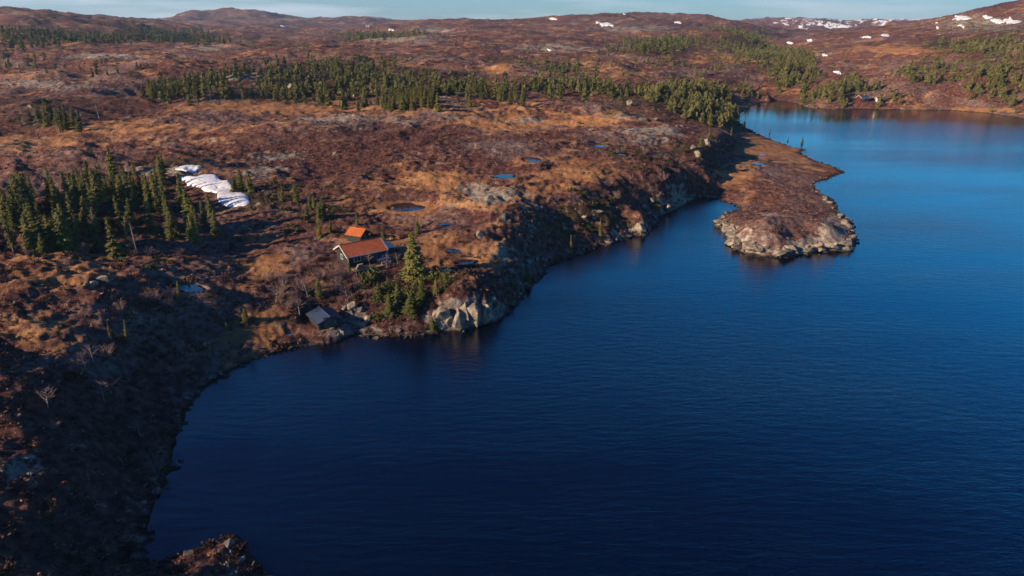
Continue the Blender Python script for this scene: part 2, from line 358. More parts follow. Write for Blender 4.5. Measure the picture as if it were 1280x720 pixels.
bump(nt, b, hh, .064)
m_pond, nt, b = new_mat('bog_water')
b.inputs['Base Color'].default_value = (.014, .011, .009, 1); b.inputs['Roughness'].default_value = .06; b.inputs['IOR'].default_value = 1.33
bump(nt, b, noise(nt, geo(nt), 1.2, 3), .03)

# ------------------------------------------------------------------ mesh helpers
def mesh_np(name, V, Fc, mat, smooth=False):
    V = np.asarray(V, np.float32); Fc = np.asarray(Fc, np.int32); k = Fc.shape[1]
    me = bpy.data.meshes.new(name); me.vertices.add(len(V)); me.vertices.foreach_set('co', V.ravel())
    me.loops.add(Fc.size); me.loops.foreach_set('vertex_index', Fc.ravel())
    me.polygons.add(len(Fc)); me.polygons.foreach_set('loop_start', np.arange(0, Fc.size, k, dtype=np.int32))
    me.polygons.foreach_set('use_smooth', np.full(len(Fc), smooth))
    me.update(calc_edges=True); me.materials.append(mat); return me
def link(name, me, parent=None, loc=None, rot=None, sc=None):
    o = bpy.data.objects.new(name, me); COL.objects.link(o)
    if parent: o.parent = parent
    if loc is not None: o.location = loc
    if rot is not None: o.rotation_euler = rot
    if sc is not None: o.scale = sc
    return o
def tag(o, label=None, cat=None, group=None, kind=None):
    if label: o['label'] = label
    if cat: o['category'] = cat
    if group: o['group'] = group
    if kind: o['kind'] = kind
    return o
class MB:
    def __init__(s): s.v = []; s.f = []
    def box(s, x0, x1, y0, y1, z0, z1):
        k = len(s.v); s.v += [(x0,y0,z0),(x1,y0,z0),(x1,y1,z0),(x0,y1,z0),(x0,y0,z1),(x1,y0,z1),(x1,y1,z1),(x0,y1,z1)]
        s.f += [tuple(k+i for i in q) for q in ((0,3,2,1),(4,5,6,7),(0,1,5,4),(1,2,6,5),(2,3,7,6),(3,0,4,7))]; return s
    def poly(s, pts, faces):
        k = len(s.v); s.v += list(pts); s.f += [tuple(k+i for i in q) for q in faces]; return s
    def bar(s, a, b_, r0, r1=None, n=5):
        r1 = r0 if r1 is None else r1; a = Vector(a); b_ = Vector(b_); d = (b_-a).normalized()
        p = d.cross(Vector((0, 0, 1)) if abs(d.z) < .9 else Vector((1, 0, 0))).normalized(); q = d.cross(p); k = len(s.v)
        for c, r in ((a, r0), (b_, r1)):
            for i in range(n):
                t = i*2*math.pi/n; s.v.append(tuple(c+p*math.cos(t)*r+q*math.sin(t)*r))
        for i in range(n):
            j = (i+1) % n; s.f.append((k+i, k+j, k+n+j, k+n+i))
        s.f.append(tuple(k+i for i in range(n))[::-1]); s.f.append(tuple(k+n+i for i in range(n))); return s
    def mesh(s, name, mat, smooth=False):
        me = bpy.data.meshes.new(name); me.from_pydata(s.v, [], s.f); me.update(); me.materials.append(mat)
        if smooth: me.polygons.foreach_set('use_smooth', [True]*len(me.polygons))
        return me
    def build(s, name, mat, parent=None): return link(name, s.mesh(name, mat), parent)

# ------------------------------------------------------------------ ground mesh with cover masks
gxr, gyr = GX.ravel(), GY.ravel()
PU, PV, PD = project(GX, GY, GH)
sl = np.abs(np.gradient(GH, axis=0))/np.maximum(np.gradient(RR)[:, None], .01)
slx = np.abs(np.gradient(GH, axis=1))/np.maximum(RR[:, None]*np.gradient(AZ)[None], .01)
SL = np.hypot(sl, slx)
rr = np.hypot(GX, GY)
BOGS = [(640,152,60,16),(740,150,70,10),(500,135,110,7),(330,135,110,8),(160,160,90,9),(60,178,60,7),(700,215,70,22),(960,185,60,18),(920,220,40,18),
 (520,262,50,14),(560,310,45,24),(340,330,50,26),(400,355,40,18),(590,365,36,16),(60,345,110,20),(330,300,40,14),(350,405,40,22),(400,415,30,8),(300,420,30,10),
 (560,255,60,8),(1140,125,50,8),(1130,62,60,5),(980,115,40,5),(905,75,50,6),(1210,137,60,4),(680,235,45,14),(620,85,30,5),(450,285,22,5),(60,420,70,28),(60,52,60,3),(760,90,40,8),(930,135,25,5),(560,225,60,8),(470,300,50,8)]
ROCKS = [(610,240,45,16),(655,270,30,12),(640,315,30,18),(690,265,25,10),(570,395,35,18),(955,268,22,5),(1000,308,70,11),(920,295,26,22),(1045,285,25,25),(885,180,12,10),(838,250,12,10),
 (130,70,45,4),(260,60,40,4),(500,48,60,6),(540,38,30,5),(560,110,30,6),(60,108,60,4),(420,150,60,6),(170,215,90,8),(770,150,40,8),(820,170,30,14),(700,60,70,5),(20,590,40,14),(110,560,30,8),(40,105,70,4),
 (660,150,30,4),(230,175,50,5),(350,195,60,10),(560,120,26,4),(790,35,60,6),(410,390,22,10),(440,395,20,16),(1220,30,60,10),(330,215,40,8),(700,285,16,20),(300,95,60,5)]
WOODS = [(130,275,150,55),(420,105,220,35),(800,130,130,24),(840,60,60,10),(1000,85,40,25),(1060,120,60,16),(1150,92,30,14),(1250,115,40,28),(120,45,130,10),(480,372,60,26),(200,385,70,16),(400,270,60,20),(330,245,50,22),
 (730,270,60,36),(860,185,40,22),(60,150,60,18),(200,112,40,18),(560,345,30,14),(1240,60,50,30),(1180,60,40,20),(640,75,50,8),(700,85,50,10),(920,55,40,18),(220,205,60,14),(770,190,24,14)]
def paint(lst, soft=1.0):
    A = np.zeros_like(GH)
    for u, v, a_, b_ in lst:
        e = ((PU-u)/a_)**2+((PV-v)/b_)**2
        A = np.maximum(A, np.where(PD > 5, np.exp(-e*soft), 0))
    return A
jit = fbm(GX/14, GY/14, 3, 120)*np.clip(rr/300, 1, 1)
bogm = .34 + .62*paint(BOGS) - .30*paint([(985,275,85,42)]) - .55*np.clip(SL-.22, 0, 1)/.5 + .12*jit
lake_edge = np.exp(-np.maximum(GD, 0)/1.6)
rockm = .10 + .34*paint([(612,246,36,13),(658,285,26,20),(640,314,24,11),(1000,305,70,9),(905,290,12,12),(560,150,90,6),(800,165,50,10)])*(.8+.9*jit) + .80*paint(ROCKS)*(.70+.8*jit)*(1-.85*sst(.40, .8, SL)*(PU > 632)*(PU < 890)*(rr < 330)) + .60*sst(1.0, 2.2, SL)*np.where(rr < 450, 1, .5)*(.15+.9*paint(ROCKS, .6)) + .42*lake_edge*(GD > -2) + .24*sst(.3, 1.2, GN)*np.where(rr < 500, 1, .6)
woodm = .78*paint(WOODS) + .08*jit + .32*sst(.45, 1.0, SL)*(rr < 400)*(PU > 420)
snowm = np.zeros_like(GH); a_sn = np.arctan2(GX, GY)
snowm = .64*sst(2200, 2600, rr)*sst(math.atan((930-640)/FPX*cp), math.atan((975-640)/FPX*cp), a_sn)*(1-sst(7000, 7500, rr))
cover = np.stack([np.clip(bogm, 0, 1), np.clip(rockm, 0, 1), np.clip(woodm, 0, 1), snowm], -1).reshape(-1, 4).astype(np.float32)
V = np.stack([gxr, gyr, GH.ravel()], 1)
ii = np.arange(nr-1)[:, None]*na + np.arange(na-1)[None]
Fq = np.stack([ii, ii+na, ii+na+1, ii+1], -1).reshape(-1, 4)
keep = (GH.ravel()[Fq] > -7.5).any(1) | (np.hypot(gxr[Fq[:, 0]], gyr[Fq[:, 0]]) < 1)
me = mesh_np('ground', V, Fq, m_ground, True)
ca = me.color_attributes.new('cover', 'FLOAT_COLOR', 'POINT'); ca.data.foreach_set('color', cover.ravel())
ground = link('ground', me); tag(ground, kind='structure')

# water sheet: one grid
wx = np.linspace(-60, 620, 90); wy = np.linspace(-320, 460, 110)
WX, WY = np.meshgrid(wx, wy); nV = WX.size
ii = np.arange(109)[:, None]*90+np.arange(89)[None]
me = mesh_np('water', np.stack([WX.ravel(), WY.ravel(), np.zeros(nV)], 1), np.stack([ii, ii+1, ii+91, ii+90], -1).reshape(-1, 4), m_water, True)
uu, vv, dd = project(WX, WY, np.zeros_like(WX))
calm = np.zeros_like(WX)
for (u, v, ru, rv) in [(960,140,60,22),(1010,150,110,7),(1000,175,40,8)]:
    calm = np.maximum(calm, np.where(dd > 5, np.exp(-(((uu-u)/ru)**2+((vv-v)/rv)**2)), 0))
at_ = me.attributes.new('calm', 'FLOAT', 'POINT'); at_.data.foreach_set('value', calm.ravel().astype(np.float32))
tag(link('water', me), kind='structure')
for kind, x, y, rx, ry, rot, z in ponds:
    n = 28; th = np.linspace(0, 2*math.pi, n, endpoint=False); k = 1+.22*np.sin(2*th+x)+.14*np.sin(3*th+y)+.1*np.sin(5*th)
    c, s = math.cos(rot), math.sin(rot); ex = rx*k*np.cos(th); ey = ry*k*np.sin(th)
    vs = [(0, 0, 0)]+[(float(a*c-b_*s), float(a*s+b_*c), 0) for a, b_ in zip(ex, ey)]
    mb = MB(); mb.v = vs; mb.f = [(0, 1+i, 1+(i+1) % n) for i in range(n)]
    o = mb.build('stream' if kind == 'river' else 'pond', m_pond); o.location = (x, y, z); tag(o, kind='structure')

# ------------------------------------------------------------------ snow patches
def snow(pts, label, thick=.40, group='old snow patches left on the moor'):
    W = [hit(u, v) for u, v in pts]; W = [w for w in W if w]
    if len(W) < 3: return
    cx = sum(w[0] for w in W)/len(W); cy = sum(w[1] for w in W)/len(W)
    n = 60; src = np.array([(w[0], w[1]) for w in W]+[(W[0][0], W[0][1])])
    L = np.concatenate([[0], np.cumsum(np.hypot(*np.diff(src, axis=0).T))]); t = np.linspace(0, L[-1], n, endpoint=False)
    bx = np.interp(t, L, src[:, 0]); by = np.interp(t, L, src[:, 1]); sz = L[-1]/12
    k = 1+(.07 if thick < .6 else .34)*fbm(bx/sz*1.3, by/sz*1.3, 3, 200)
    rings = [1.0, .96, .9, .82, .72, .6, .48, .36, .24, .12, .04]; vs = []
    for s in rings:
        X = cx+(bx-cx)*s*k; Y = cy+(by-cy)*s*k; Z = (samp(GH, X, Y)*.4+sum(samp(GH, X+dx_*1.2, Y+dy_*1.2) for dx_, dy_ in ((1,0),(-1,0),(0,1),(0,-1)))*.15)+thick*(1-s**8)+.03 - (.35 if s == 1.0 else 0)
        vs += [(a-cx, b_-cy, z) for a, b_, z in zip(X, Y, Z)]
    z0 = float(samp(GH, cx, cy)); vs = [(a, b_, c-z0) for a, b_, c in vs]+[(0, 0, thick)]
    fs = []
    for r_ in range(len(rings)-1):
        for i in range(n):
            j = (i+1) % n; fs.append((r_*n+i, r_*n+j, (r_+1)*n+j, (r_+1)*n+i))
    e = (len(rings)-1)*n
    for i in range(n): fs.append((e+i, e+(i+1) % n, len(vs)-1))
    mb = MB(); mb.v = [tuple(map(float, q)) for q in vs]; mb.f = fs
    o = link('snow_patch', mb.mesh('snow_patch', m_snow, True)); o.location = (cx, cy, z0); tag(o, label, 'snow patch', group)
snow([(219,212),(224,209),(240,207),(255,208),(250,212),(234,215)], 'small thin snow patch just above the big one beside the spruces')
snow([(224,222),(245,221),(250,218),(268,218),(274,223),(287,226),(290,233),(302,240),(313,247),(312,256),(292,259),(274,256),(272,250),(278,245),(268,241),(250,236),(232,231)], 'largest white snow patch lying at the right edge of the spruce stand')
FS = [(1150,23.5,34,1.6,'lying as one long thin line on the snowy far crest'),(1125,26,12,1.6,'short one under the long thin line on the far crest'),(691,24,8,2,'on the left shoulder of the middle hill'),(755,30,14,3.4,'largest on the middle hill, below its crest'),(765,32.5,5,2,'touching the largest patch on the middle hill'),
 (847,28.5,7,2,'on the right part of the middle hill'),(781,18,4,1.2,'just under the crest of the middle hill'),(461,33,5,2,'at the left foot of the pale rocky knoll'),(489,38,6,2,'on the flank of the pale rocky knoll'),
 (354,33,5,1.5,'in the valley right of the twin peaked mountain'),(1205,23,20,5,'widest on the steep right hand hill'),(1234,22,9,3.5,'second from the left on the right hand hill'),(1247,27,12,5,'third along the right hand hill'),
 (1264,27,18,5.5,'farthest right on the right hand hill'),(1203,33,7,2.5,'lowest on the right hand hill'),(1084,47,11,2.2,'left of a pair on the slope above the far bay'),(1106,44.5,9,2.2,'right of a pair on the slope above the far bay'),
 (1012,51,6,2,'above the forest at the valley mouth'),(987,54,7,2,'nearest the valley mouth on its right side'),(1031,69,6,2,'alone on the brown slope over the inlet woods'),(1047,91,7,2.5,'lowest one, close above the far shore trees'),(1055,33,16,2.5,'flat and long under the snowy far ridge'),(687,63,4,1.4,'beside a dark hollow on the middle slope')]
for u, v, w, h, lb in FS:
    k = 10; pts = [(u+w*.62*math.cos(i*2*math.pi/k)*(1+.3*math.sin(i*2.3+u)), v+h*.62*math.sin(i*2*math.pi/k)*(1+.25*math.cos(i*1.7+u))+.25*h*math.cos(i*2*math.pi/k)) for i in range(k)]
    snow(pts, 'white snow patch '+lb, .8)

# ------------------------------------------------------------------ trees
def cone_trunk(h, r, n=7, lean=0.0, segs=4):
    mb = MB(); k = 0
    for i in range(segs+1):
        t = i/segs
        for j in range(n):
            a = j*2*math.pi/n; rr_ = r*(1-t)**.8*(1.25 if i == 0 else 1)+.006; mb.v.append((math.cos(a)*rr_+lean*t*t, math.sin(a)*rr_, h*t-(.35 if i == 0 else 0)))
    for i in range(segs):
        for j in range(n): mb.f.append((i*n+j, i*n+(j+1) % n, (i+1)*n+(j+1) % n, (i+1)*n+j))
    return mb
def spruce_crown(h, rad, seed, whorls=24, per=10, low=.10, dens=1.0):
    """drooping boughs of leaf-sized needle sprays, gaps between the whorls"""
    g = np.random.default_rng(seed); V = []; Fc = []
    lop = g.uniform(0, 6.28); bulge = g.uniform(.75, 1.05)
    for w in range(whorls):
        t = (w+g.uniform(-.3, .3))/whorls; t = min(max(t, 0), 1)
        z = h*(low+(1-low)*t); rw = rad*((1-t)**bulge)*g.uniform(.75, 1.12)+.05*rad*.6
        if g.random() < .12: rw *= .6
        for k in range(max(4, int(per*(1-.45*t)*dens))):
            if g.random() < .10: continue
            a = g.uniform(0, 6.28); L = rw*g.uniform(.6, 1.15)*(1+.15*math.cos(a-lop)); ca_, sa = math.cos(a), math.sin(a)
            droop = -.32*L if t < .75 else .25*L
            ns = 4 if L > .4*rad else 2
            for q in range(ns):
                s0 = (q+.1)/ns; x0 = L*s0; z0 = z+droop*s0*s0+g.normal(0, .03)
                for side in (-1, 1):
                    ln = (.36*L*(1.15-s0)+.10)*g.uniform(.7, 1.3); sw = side*g.uniform(.55, 1.0)
                    dx = ln*math.cos(sw*.9); dy = ln*math.sin(sw*.9); w_ = .10*rad*g.uniform(.7, 1.4)
                    p = [(x0-.02, 0, z0+.03), (x0+dx*.55-w_*.3, dy*.5+side*w_, z0-.06*ln-g.uniform(0, .05)), (x0+dx*1.05, dy*1.05, z0-.30*ln-g.uniform(0, .12)), (x0+dx*.6+w_, dy*.35-side*w_*.2, z0-.16*ln-g.uniform(0, .08))]
                    b0 = len(V); V += [(px*ca_-py*sa, px*sa+py*ca_, pz) for px, py, pz in p]; Fc.append((b0, b0+1, b0+2, b0+3))
    b0 = len(V)                         # leader shoot
    for i in range(3):
        a = i*2.1; V += [(0, 0, h*1.04), (.05*math.cos(a), .05*math.sin(a), h*.9), (.05*math.cos(a+2), .05*math.sin(a+2), h*.9), (0, 0, h*.97)]; Fc.append((b0+4*i, b0+4*i+1, b0+4*i+2, b0+4*i+3))
    return np.array(V), np.array(Fc)
def make_tree(kind, h, rad, seed, **kw):
    Vc, Fc = spruce_crown(h, rad, seed, **kw)
    return (cone_trunk(h*.97, .022*h+.03).mesh('trunk', m_bark), mesh_np('crown', Vc, Fc, m_pine if kind == 'pine' else m_needle))
SPR = [make_tree('s', 7, 1.45, 100+i, whorls=26, per=13, low=.06) for i in range(4)] + [make_tree('s', 7, 1.1, 110+i, whorls=24, per=11, low=.10) for i in range(4)] + [make_tree('s', 7, .8, 120+i, whorls=22, per=9, low=.22) for i in range(3)]
PIN = [make_tree('pine', 5, 1.5, 130+i, whorls=15, per=15, low=.04) for i in range(4)]
BIG = make_tree('s', 7.6, 2.05, 151, whorls=34, per=19, low=.03)
def bare_tree(h, seed, spread=.5, nb=26, thick=1.0):
    g = random.Random(seed); t = MB(); br = MB(); base = Vector((0, 0, -.2)); top = Vector((g.uniform(-.1, .1)*h, g.uniform(-.1, .1)*h, h))
    t.bar(base, top*.5, .022*h*thick, .014*h*thick); t.bar(top*.5, top, .014*h*thick, .003*h, 4)
    for i in range(nb):
        s = g.uniform(.2, .95); a = g.uniform(0, 6.28); p = top*s; L = h*spread*(1.15-s)*g.uniform(.6, 1.1)
        q = p+Vector((math.cos(a)*L, math.sin(a)*L, L*g.uniform(.4, 1.1))); br.bar(p, q, .009*h*thick, .004*h, 3)
        for k in range(4):
            a2 = a+g.uniform(-1, 1); p2 = p.lerp(q, g.uniform(.3, 1)); L2 = L*.5
            br.bar(p2, p2+Vector((math.cos(a2)*L2, math.sin(a2)*L2, L2*g.uniform(.2, 1))), .005*h, .0025*h, 3)
    return t.mesh('trunk', m_grey), br.mesh('branch', m_birch)
BARE = [bare_tree(3.2, 200+i, .5, 26) for i in range(4)]
DEAD = [bare_tree(5.5, 220+i, .22, 22, .9) for i in range(2)]
def shrub_mesh(seed, mat, n=230, flat=.75, up=.5, leaf=.13):
    g = np.random.default_rng(seed); V = []; Fc = []
    lobes = [(g.normal(0, .38), g.normal(0, .38), g.uniform(.35, .75)) for _ in range(6)]
    for i in range(n):
        lx, ly, lr = lobes[g.integers(len(lobes))]; d = g.normal(size=3); d /= np.linalg.norm(d); d[2] = abs(d[2])
        r_ = lr*g.uniform(.45, 1.08); p = np.array([lx+d[0]*r_, ly+d[1]*r_, d[2]*r_*flat*1.2-.05]); t = g.normal(size=3)+d*up+np.array([0, 0, up]); t /= np.linalg.norm(t)
        s = np.cross(t, g.normal(size=3)); s /= np.linalg.norm(s); l = leaf*g.uniform(.8, 2.0); w = leaf*g.uniform(.3, .8)
        b0 = len(V); V += [p-t*l*.6, p+s*w, p+t*l, p-s*w*.8]; Fc.append((b0, b0+1, b0+2, b0+3))
    return mesh_np('shrub', np.array(V), np.array(Fc), mat)
JUN = [shrub_mesh(300+i, m_jun) for i in range(4)]; YEL = [shrub_mesh(305+i, m_pine, 300, 1.25, .7, .13) for i in range(4)]; BRN = [shrub_mesh(310+i, m_brown, 260, .8, 1.4, .12) for i in range(4)]
def twig_mesh(seed):
    g = random.Random(seed); mb = MB()
    for i in range(46):
        a = g.uniform(0, 6.28); r0 = g.uniform(0, .25); r1 = g.uniform(.3, 1.0); z = g.uniform(.7, 1.5)*(1.25-.5*r1)
        p = Vector((math.cos(a)*r0, math.sin(a)*r0, -.05)); q = Vector((math.cos(a)*r1*.6, math.sin(a)*r1*.6, z*.6)); e = Vector((math.cos(a+.2)*r1, math.sin(a+.2)*r1, z))
        mb.bar(p, q, .022, .015, 3); mb.bar(q, e, .015, .006, 3)
        for k in range(3):
            a2 = a+g.uniform(-1.2, 1.2); s = q.lerp(e, g.random()); mb.bar(s, s+Vector((math.cos(a2)*.25, math.sin(a2)*.25, g.uniform(.1, .3))), .009, .005, 3)
    return mb.mesh('twig_bush', m_birch)
TWG = [twig_mesh(330+i) for i in range(4)]

def in_poly(u, v, poly):
    p = np.array(poly, float); q = np.roll(p, -1, 0); u = u[:, None]; v = v[:, None]
    c = ((p[:, 1] > v) != (q[:, 1] > v)) & (u < (q[:, 0]-p[:, 0])*(v-p[:, 1])/(q[:, 1]-p[:, 1]+1e-9)+p[:, 0])
    return c.sum(1) % 2 == 1
def scatter(poly, dens, rmin, rmax, seed, maxn=4000, clump=None, edge=0.0):
    g = np.random.default_rng(seed)
    us = [p[0] for p in poly]; a0 = math.atan((min(us)-640)/FPX*(cp+.35*40/rmin))-.03; a1 = math.atan((max(us)-640)/FPX*(cp+.35*40/rmin))+.03
    if min(us) > 640: a0 = math.atan((min(us)-640)/FPX*cp)-.03
    if max(us) < 640: a1 = math.atan((max(us)-640)/FPX*cp)+.03
    area = (a1-a0)/2*(rmax**2-rmin**2); n = int(area*dens); n = min(n, 400000)
    r_ = np.sqrt(g.uniform(rmin**2, rmax**2, n)); a = g.uniform(a0, a1, n); x = r_*np.sin(a); y = r_*np.cos(a)
    z = samp(GH, x, y); d = samp(GD, x, y); u, v, D = project(x, y, z)
    ok = in_poly(u+g.normal(0, edge, n), v+g.normal(0, edge*.3, n), poly) & (d > .6)
    if clump: ok &= (gnoise(x/clump, y/clump, 55)*.9+g.uniform(-.35, .55, n)) > 0
    for pk, px, py, prx, pry, prot, pz in ponds: ok &= np.hypot((x-px)/(prx*1.4), (y-py)/(pry*1.4)) > 1
    for c, rb in ((CABIN, 5.4), (SHED, 3.2), (BOAT, 4.0), (HUT, 7)): ok &= np.hypot(x-c.x, y-c.y) > rb
    return np.stack([x[ok], y[ok], z[ok]], 1)[:maxn]

def put_tree(p, src, h0, h, label, cat, name, group, wide=1.0, parts=('trunk', 'crown')):
    e = bpy.data.objects.new(name, None); COL.objects.link(e); e.empty_display_size = .3
    s = h/h0; e.location = (float(p[0]), float(p[1]), float(p[2])-.05); e.rotation_euler = (random.gauss(0, .045), random.gauss(0, .045), random.uniform(0, 6.28)); e.scale = (s*wide, s*wide, s)
    for nm, me in zip(parts, src): link(nm, me, e)
    tag(e, label, cat, group); return e

# --- spruces one can tell apart near the buildings and pools
def at(u, v):
    p = hit(u, v); return p
ONE = [ # u, v of the base, height m, kind, label
 (517,346,7.6,'big','tallest broad dark spruce standing just right of the red roofed cabin'),
 (480,302,2.8,'s','small spruce with bare lower stem above the orange shed roof'),(522,292,3.0,'s','small green spruce between the brown pool and the tall cabin spruce'),
 (404,272,4.6,'s','tall slim spruce on the slope up left of the orange roofed shed'),(371,252,3.8,'s','young spruce on the heather right of the snow, left one of two'),(388,262,3.6,'s','young spruce on the heather right of the snow, right one of two'),
 (400,298,3.2,'s','low bushy spruce left of the orange roofed shed'),(447,282,2.6,'s','round dark bushy spruce just above the orange shed, casting shadow on yellow grass'),
 (399,372,3.4,'s','yellow green spruce between the cabin and the boathouse'),(437,345,3.6,'t','thin half bare spruce in front of the cabin gable'),
 (309,402,2.4,'pine','lone bright green sapling in the dark shade by the lake bend'),(284,412,1.3,'pine','tiny green sapling in the shade left of the lone bright sapling'),
 (300,238,4.6,'pine','bushy yellow green pine at the top right of the large snow patch'),(313,240,4.2,'pine','bushy pine behind the right edge of the snow patch'),(293,242,3.6,'pine','low pine touching the right edge of the snow patch'),
 (750,300,4.6,'t','slim bare stemmed tree above the stony shore left of the big pale boulder'),(714,318,4.0,'t','slender pale tree at the right edge of the dark gully'),
 (930,160,5.0,'s','lone spruce leaning out at the waterline of the narrow bay'),(1003,184,2.6,'s','tiny lone spruce on the low spit of the point'),(962,172,2.2,'s','tiny spruce on the shore of the point near the bay mouth'),
 (985,181,1.6,'s','small bush like spruce at the waterline between the two tiny lone spruces'),
 (224,372,2.6,'s','thin spruce rising behind the pond in the left shade'),(500,385,4.2,'pine','tallest yellow green pine in the clump below the cabin'),(514,392,3.8,'pine','pine in the middle of the clump below the cabin'),
 (527,378,3.6,'pine','rounded pine on the right side of the clump below the cabin'),(488,392,3.4,'pine','left hand pine of the clump below the cabin'),(545,370,2.8,'s','small spruce right of the pine clump'),(556,362,2.6,'s','small spruce farthest right in the hollow below the tall spruce'),
 (541,418,2.2,'pine','low pine among stones at the shore left of the pale rock face'),(473,375,3.0,'pine','pine standing left of the clump, under the cabin terrace'),
 (660,352,2.2,'pine','small green pine on the rocks at the mouth of the dark gully'),(640,358,1.6,'pine','little pine on the rocky headland left of another small pine'),
 (140,430,3.0,'t','half bare spruce in the foreground shade, left of a pair'),(160,430,3.2,'t','half bare spruce in the foreground shade, right of a pair')]
n_ind = 0
for u, v, h, k, lb in ONE:
    p = at(u, v)
    if not p or p[2] <= 0.02: p = at(u, v-5)
    if not p: continue
    if k == 'big': put_tree(p, BIG, 7.6, h, lb, 'spruce tree', 'spruce_tree', None, 1.2)
    elif k == 's': put_tree(p, SPR[random.randrange(0, 8)], 7, h, lb, 'spruce tree', 'spruce_tree', None, 1.25)
    elif k == 't': put_tree(p, SPR[random.randrange(8, 11)], 7, h, lb, 'spruce tree', 'spruce_tree', None, 1.0)
    else: put_tree(p, PIN[random.randrange(4)], 5, h, lb, 'pine tree', 'pine_tree', None, 1.35)
    n_ind += 1
# --- stands
ST = [ # name of the stand, polygon of its bases in the photo, density, rmin, rmax, hmin, hmax
 ('in the dense stand left of the large snow patch',[(0,256),(60,244),(110,232),(160,216),(204,216),(214,246),(258,268),(296,290),(270,305),(215,312),(160,322),(90,326),(0,314)],.145,95,190,2.6,7.4,'a'),
 ('in the small dark clump on the left moor',[(20,152),(75,142),(112,143),(112,165),(60,168),(20,165)],.03,180,330,4,7,'b'),
 ('in the two clumps left of the long wood',[(182,112),(212,112),(214,124),(184,124)],.06,220,400,5,8,'c'),
 ('in the two clumps left of the long wood',[(222,118),(252,118),(250,130),(224,130)],.05,220,400,5,8,'c'),
 ('in the sparse spruces right of the snow',[(300,235),(350,240),(440,270),(430,292),(360,290),(320,262)],.035,110,190,1.6,4,'d')]
cands = []
for i, (lb, poly, dn, r0, r1, h0, h1, key) in enumerate(ST):
    pts = scatter(poly, dn, r0, r1, 900+i, clump=(11 if key in 'a' else None), edge=(7 if key in 'a' else 5))
    for p in pts: cands.append((np.hypot(p[0], p[1]), p, lb, h0, h1, key))
FW = [ # farther woods
 ([(190,108),(240,100),(290,88),(400,82),(470,84),(500,95),(560,102),(640,108),(668,118),(640,132),(575,132),(540,142),(430,138),(400,128),(330,122),(250,128),(190,124)],.075,230,560,2.8,8,26,'on the long wood below the rocky ridge'),
 ([(640,108),(700,100),(740,104),(780,112),(780,122),(700,122),(650,124)],.055,260,520,4,7.5,30,'in the thin wood left of the inlet wood'),
 ([(740,112),(800,118),(860,108),(945,116),(945,128),(905,128),(912,145),(925,155),(905,160),(870,148),(820,138),(770,126)],.10,190,520,3.6,8.8,34,'in the tall wood beside the narrow bay'),
 ([(765,58),(860,46),(882,50),(850,60),(800,68),(770,66)],.05,400,1100,4,8.5,60,'in the dark wood across the middle slope'),
 ([(888,38),(945,42),(955,80),(935,76),(900,48)],.07,450,1600,4,9,70,'in the valley wood above the inlet'),
 ([(655,80),(720,78),(740,92),(680,92)],.02,300,900,4,6,20,'scattered on the middle moor'),
 ([(740,80),(860,75),(930,70),(940,95),(860,92),(760,95)],.016,300,900,3,6,30,'scattered behind the inlet wood'),
 ([(962,62),(1010,66),(1020,95),(1005,112),(968,108)],.07,340,900,3.5,8,26,'on the slope right of the inlet'),
 ([(1005,108),(1060,104),(1125,108),(1125,134),(1060,134),(1010,130)],.11,350,520,3,7.5,22,'along the far shore'),
 ([(1118,92),(1150,82),(1185,84),(1180,104),(1130,110)],.07,380,650,3.5,8,24,'in the clump on the far right slope'),
 ([(1190,108),(1235,92),(1280,96),(1330,110),(1330,150),(1240,132)],.08,330,600,4,7.5,40,'on the right hand slope above the far shore'),
 ([(1180,55),(1280,50),(1330,60),(1330,100),(1200,100)],.018,380,900,4,7,50,'thinly on the steep right hill'),
 ([(0,40),(110,38),(230,42),(300,48),(240,52),(120,55),(0,58)],.03,600,1500,6,9,90,'in the shaded wood on the far left'),
 ([(430,44),(540,48),(520,54),(440,52)],.014,700,1500,6,9,None,'in the far dark wood'),
 ([(0,66),(180,82),(180,98),(40,98),(0,92)],.012,300,700,3,5,30,'scattered over the left ridge'),
 ([(880,170),(900,172),(902,185),(888,190)],.05,160,300,3,5,None,'on the cliff edge above the flat point')]
far_all = []
for i, (poly, dn, r0, r1, h0, h1, cl, lb) in enumerate(FW):
    for p in scatter(poly, dn, r0, r1, 940+i, clump=cl, edge=11): far_all.append((np.hypot(p[0], p[1]), p, 'f'+str(i), lb, h0, h1))
far_all.sort(key=lambda t: t[0]); cands.sort(key=lambda t: t[0])
budget = 298-n_ind
near = [(d, p, lb, h0, h1) for d, p, lb, h0, h1, k in cands][:budget]
rest = [(d, p, h0, h1) for d, p, lb, h0, h1, k in cands][budget:]
take = budget-len(near)
def split_label(lb, h, h0, h1, p):
    t = (h-h0)/(h1-h0); s = 'short young' if t < .25 else 'mid sized' if t < .6 else 'tall' if t < .85 else 'very tall'
    return s
for d, p, lb, h0, h1 in near:
    h = h0+(h1-h0)*random.betavariate(2.2, 1.8); s = split_label(lb, h, h0, h1, p); x, y = p[0], p[1]
    u, v, D = project(x, y, p[2])
    place = ''
    if 'dense stand' in lb:
        row = 'front' if v > 300 else 'middle' if v > 270 else 'back'
        side = 'far left' if u < 60 else 'left' if u < 120 else 'right' if u < 200 else 'snow'
        place = f'{row} row of the dense stand, ' + {'far left': 'at the photo edge', 'left': 'left half', 'right': 'right half', 'snow': 'end next to the snow'}[side]
        lab = f'{s} spruce in the {place}'
    else: lab = f'{s} green spruce {lb}'
    bare = random.random() < .22
    put_tree(p, SPR[random.randrange(8, 11)] if bare else SPR[random.randrange(0, 8)], 7, h, lab, 'spruce tree', 'spruce_tree', 'spruces '+lab[len(s)+1:].replace('green spruce ', '').replace('spruce ', ''), random.uniform(1.1, 1.5))
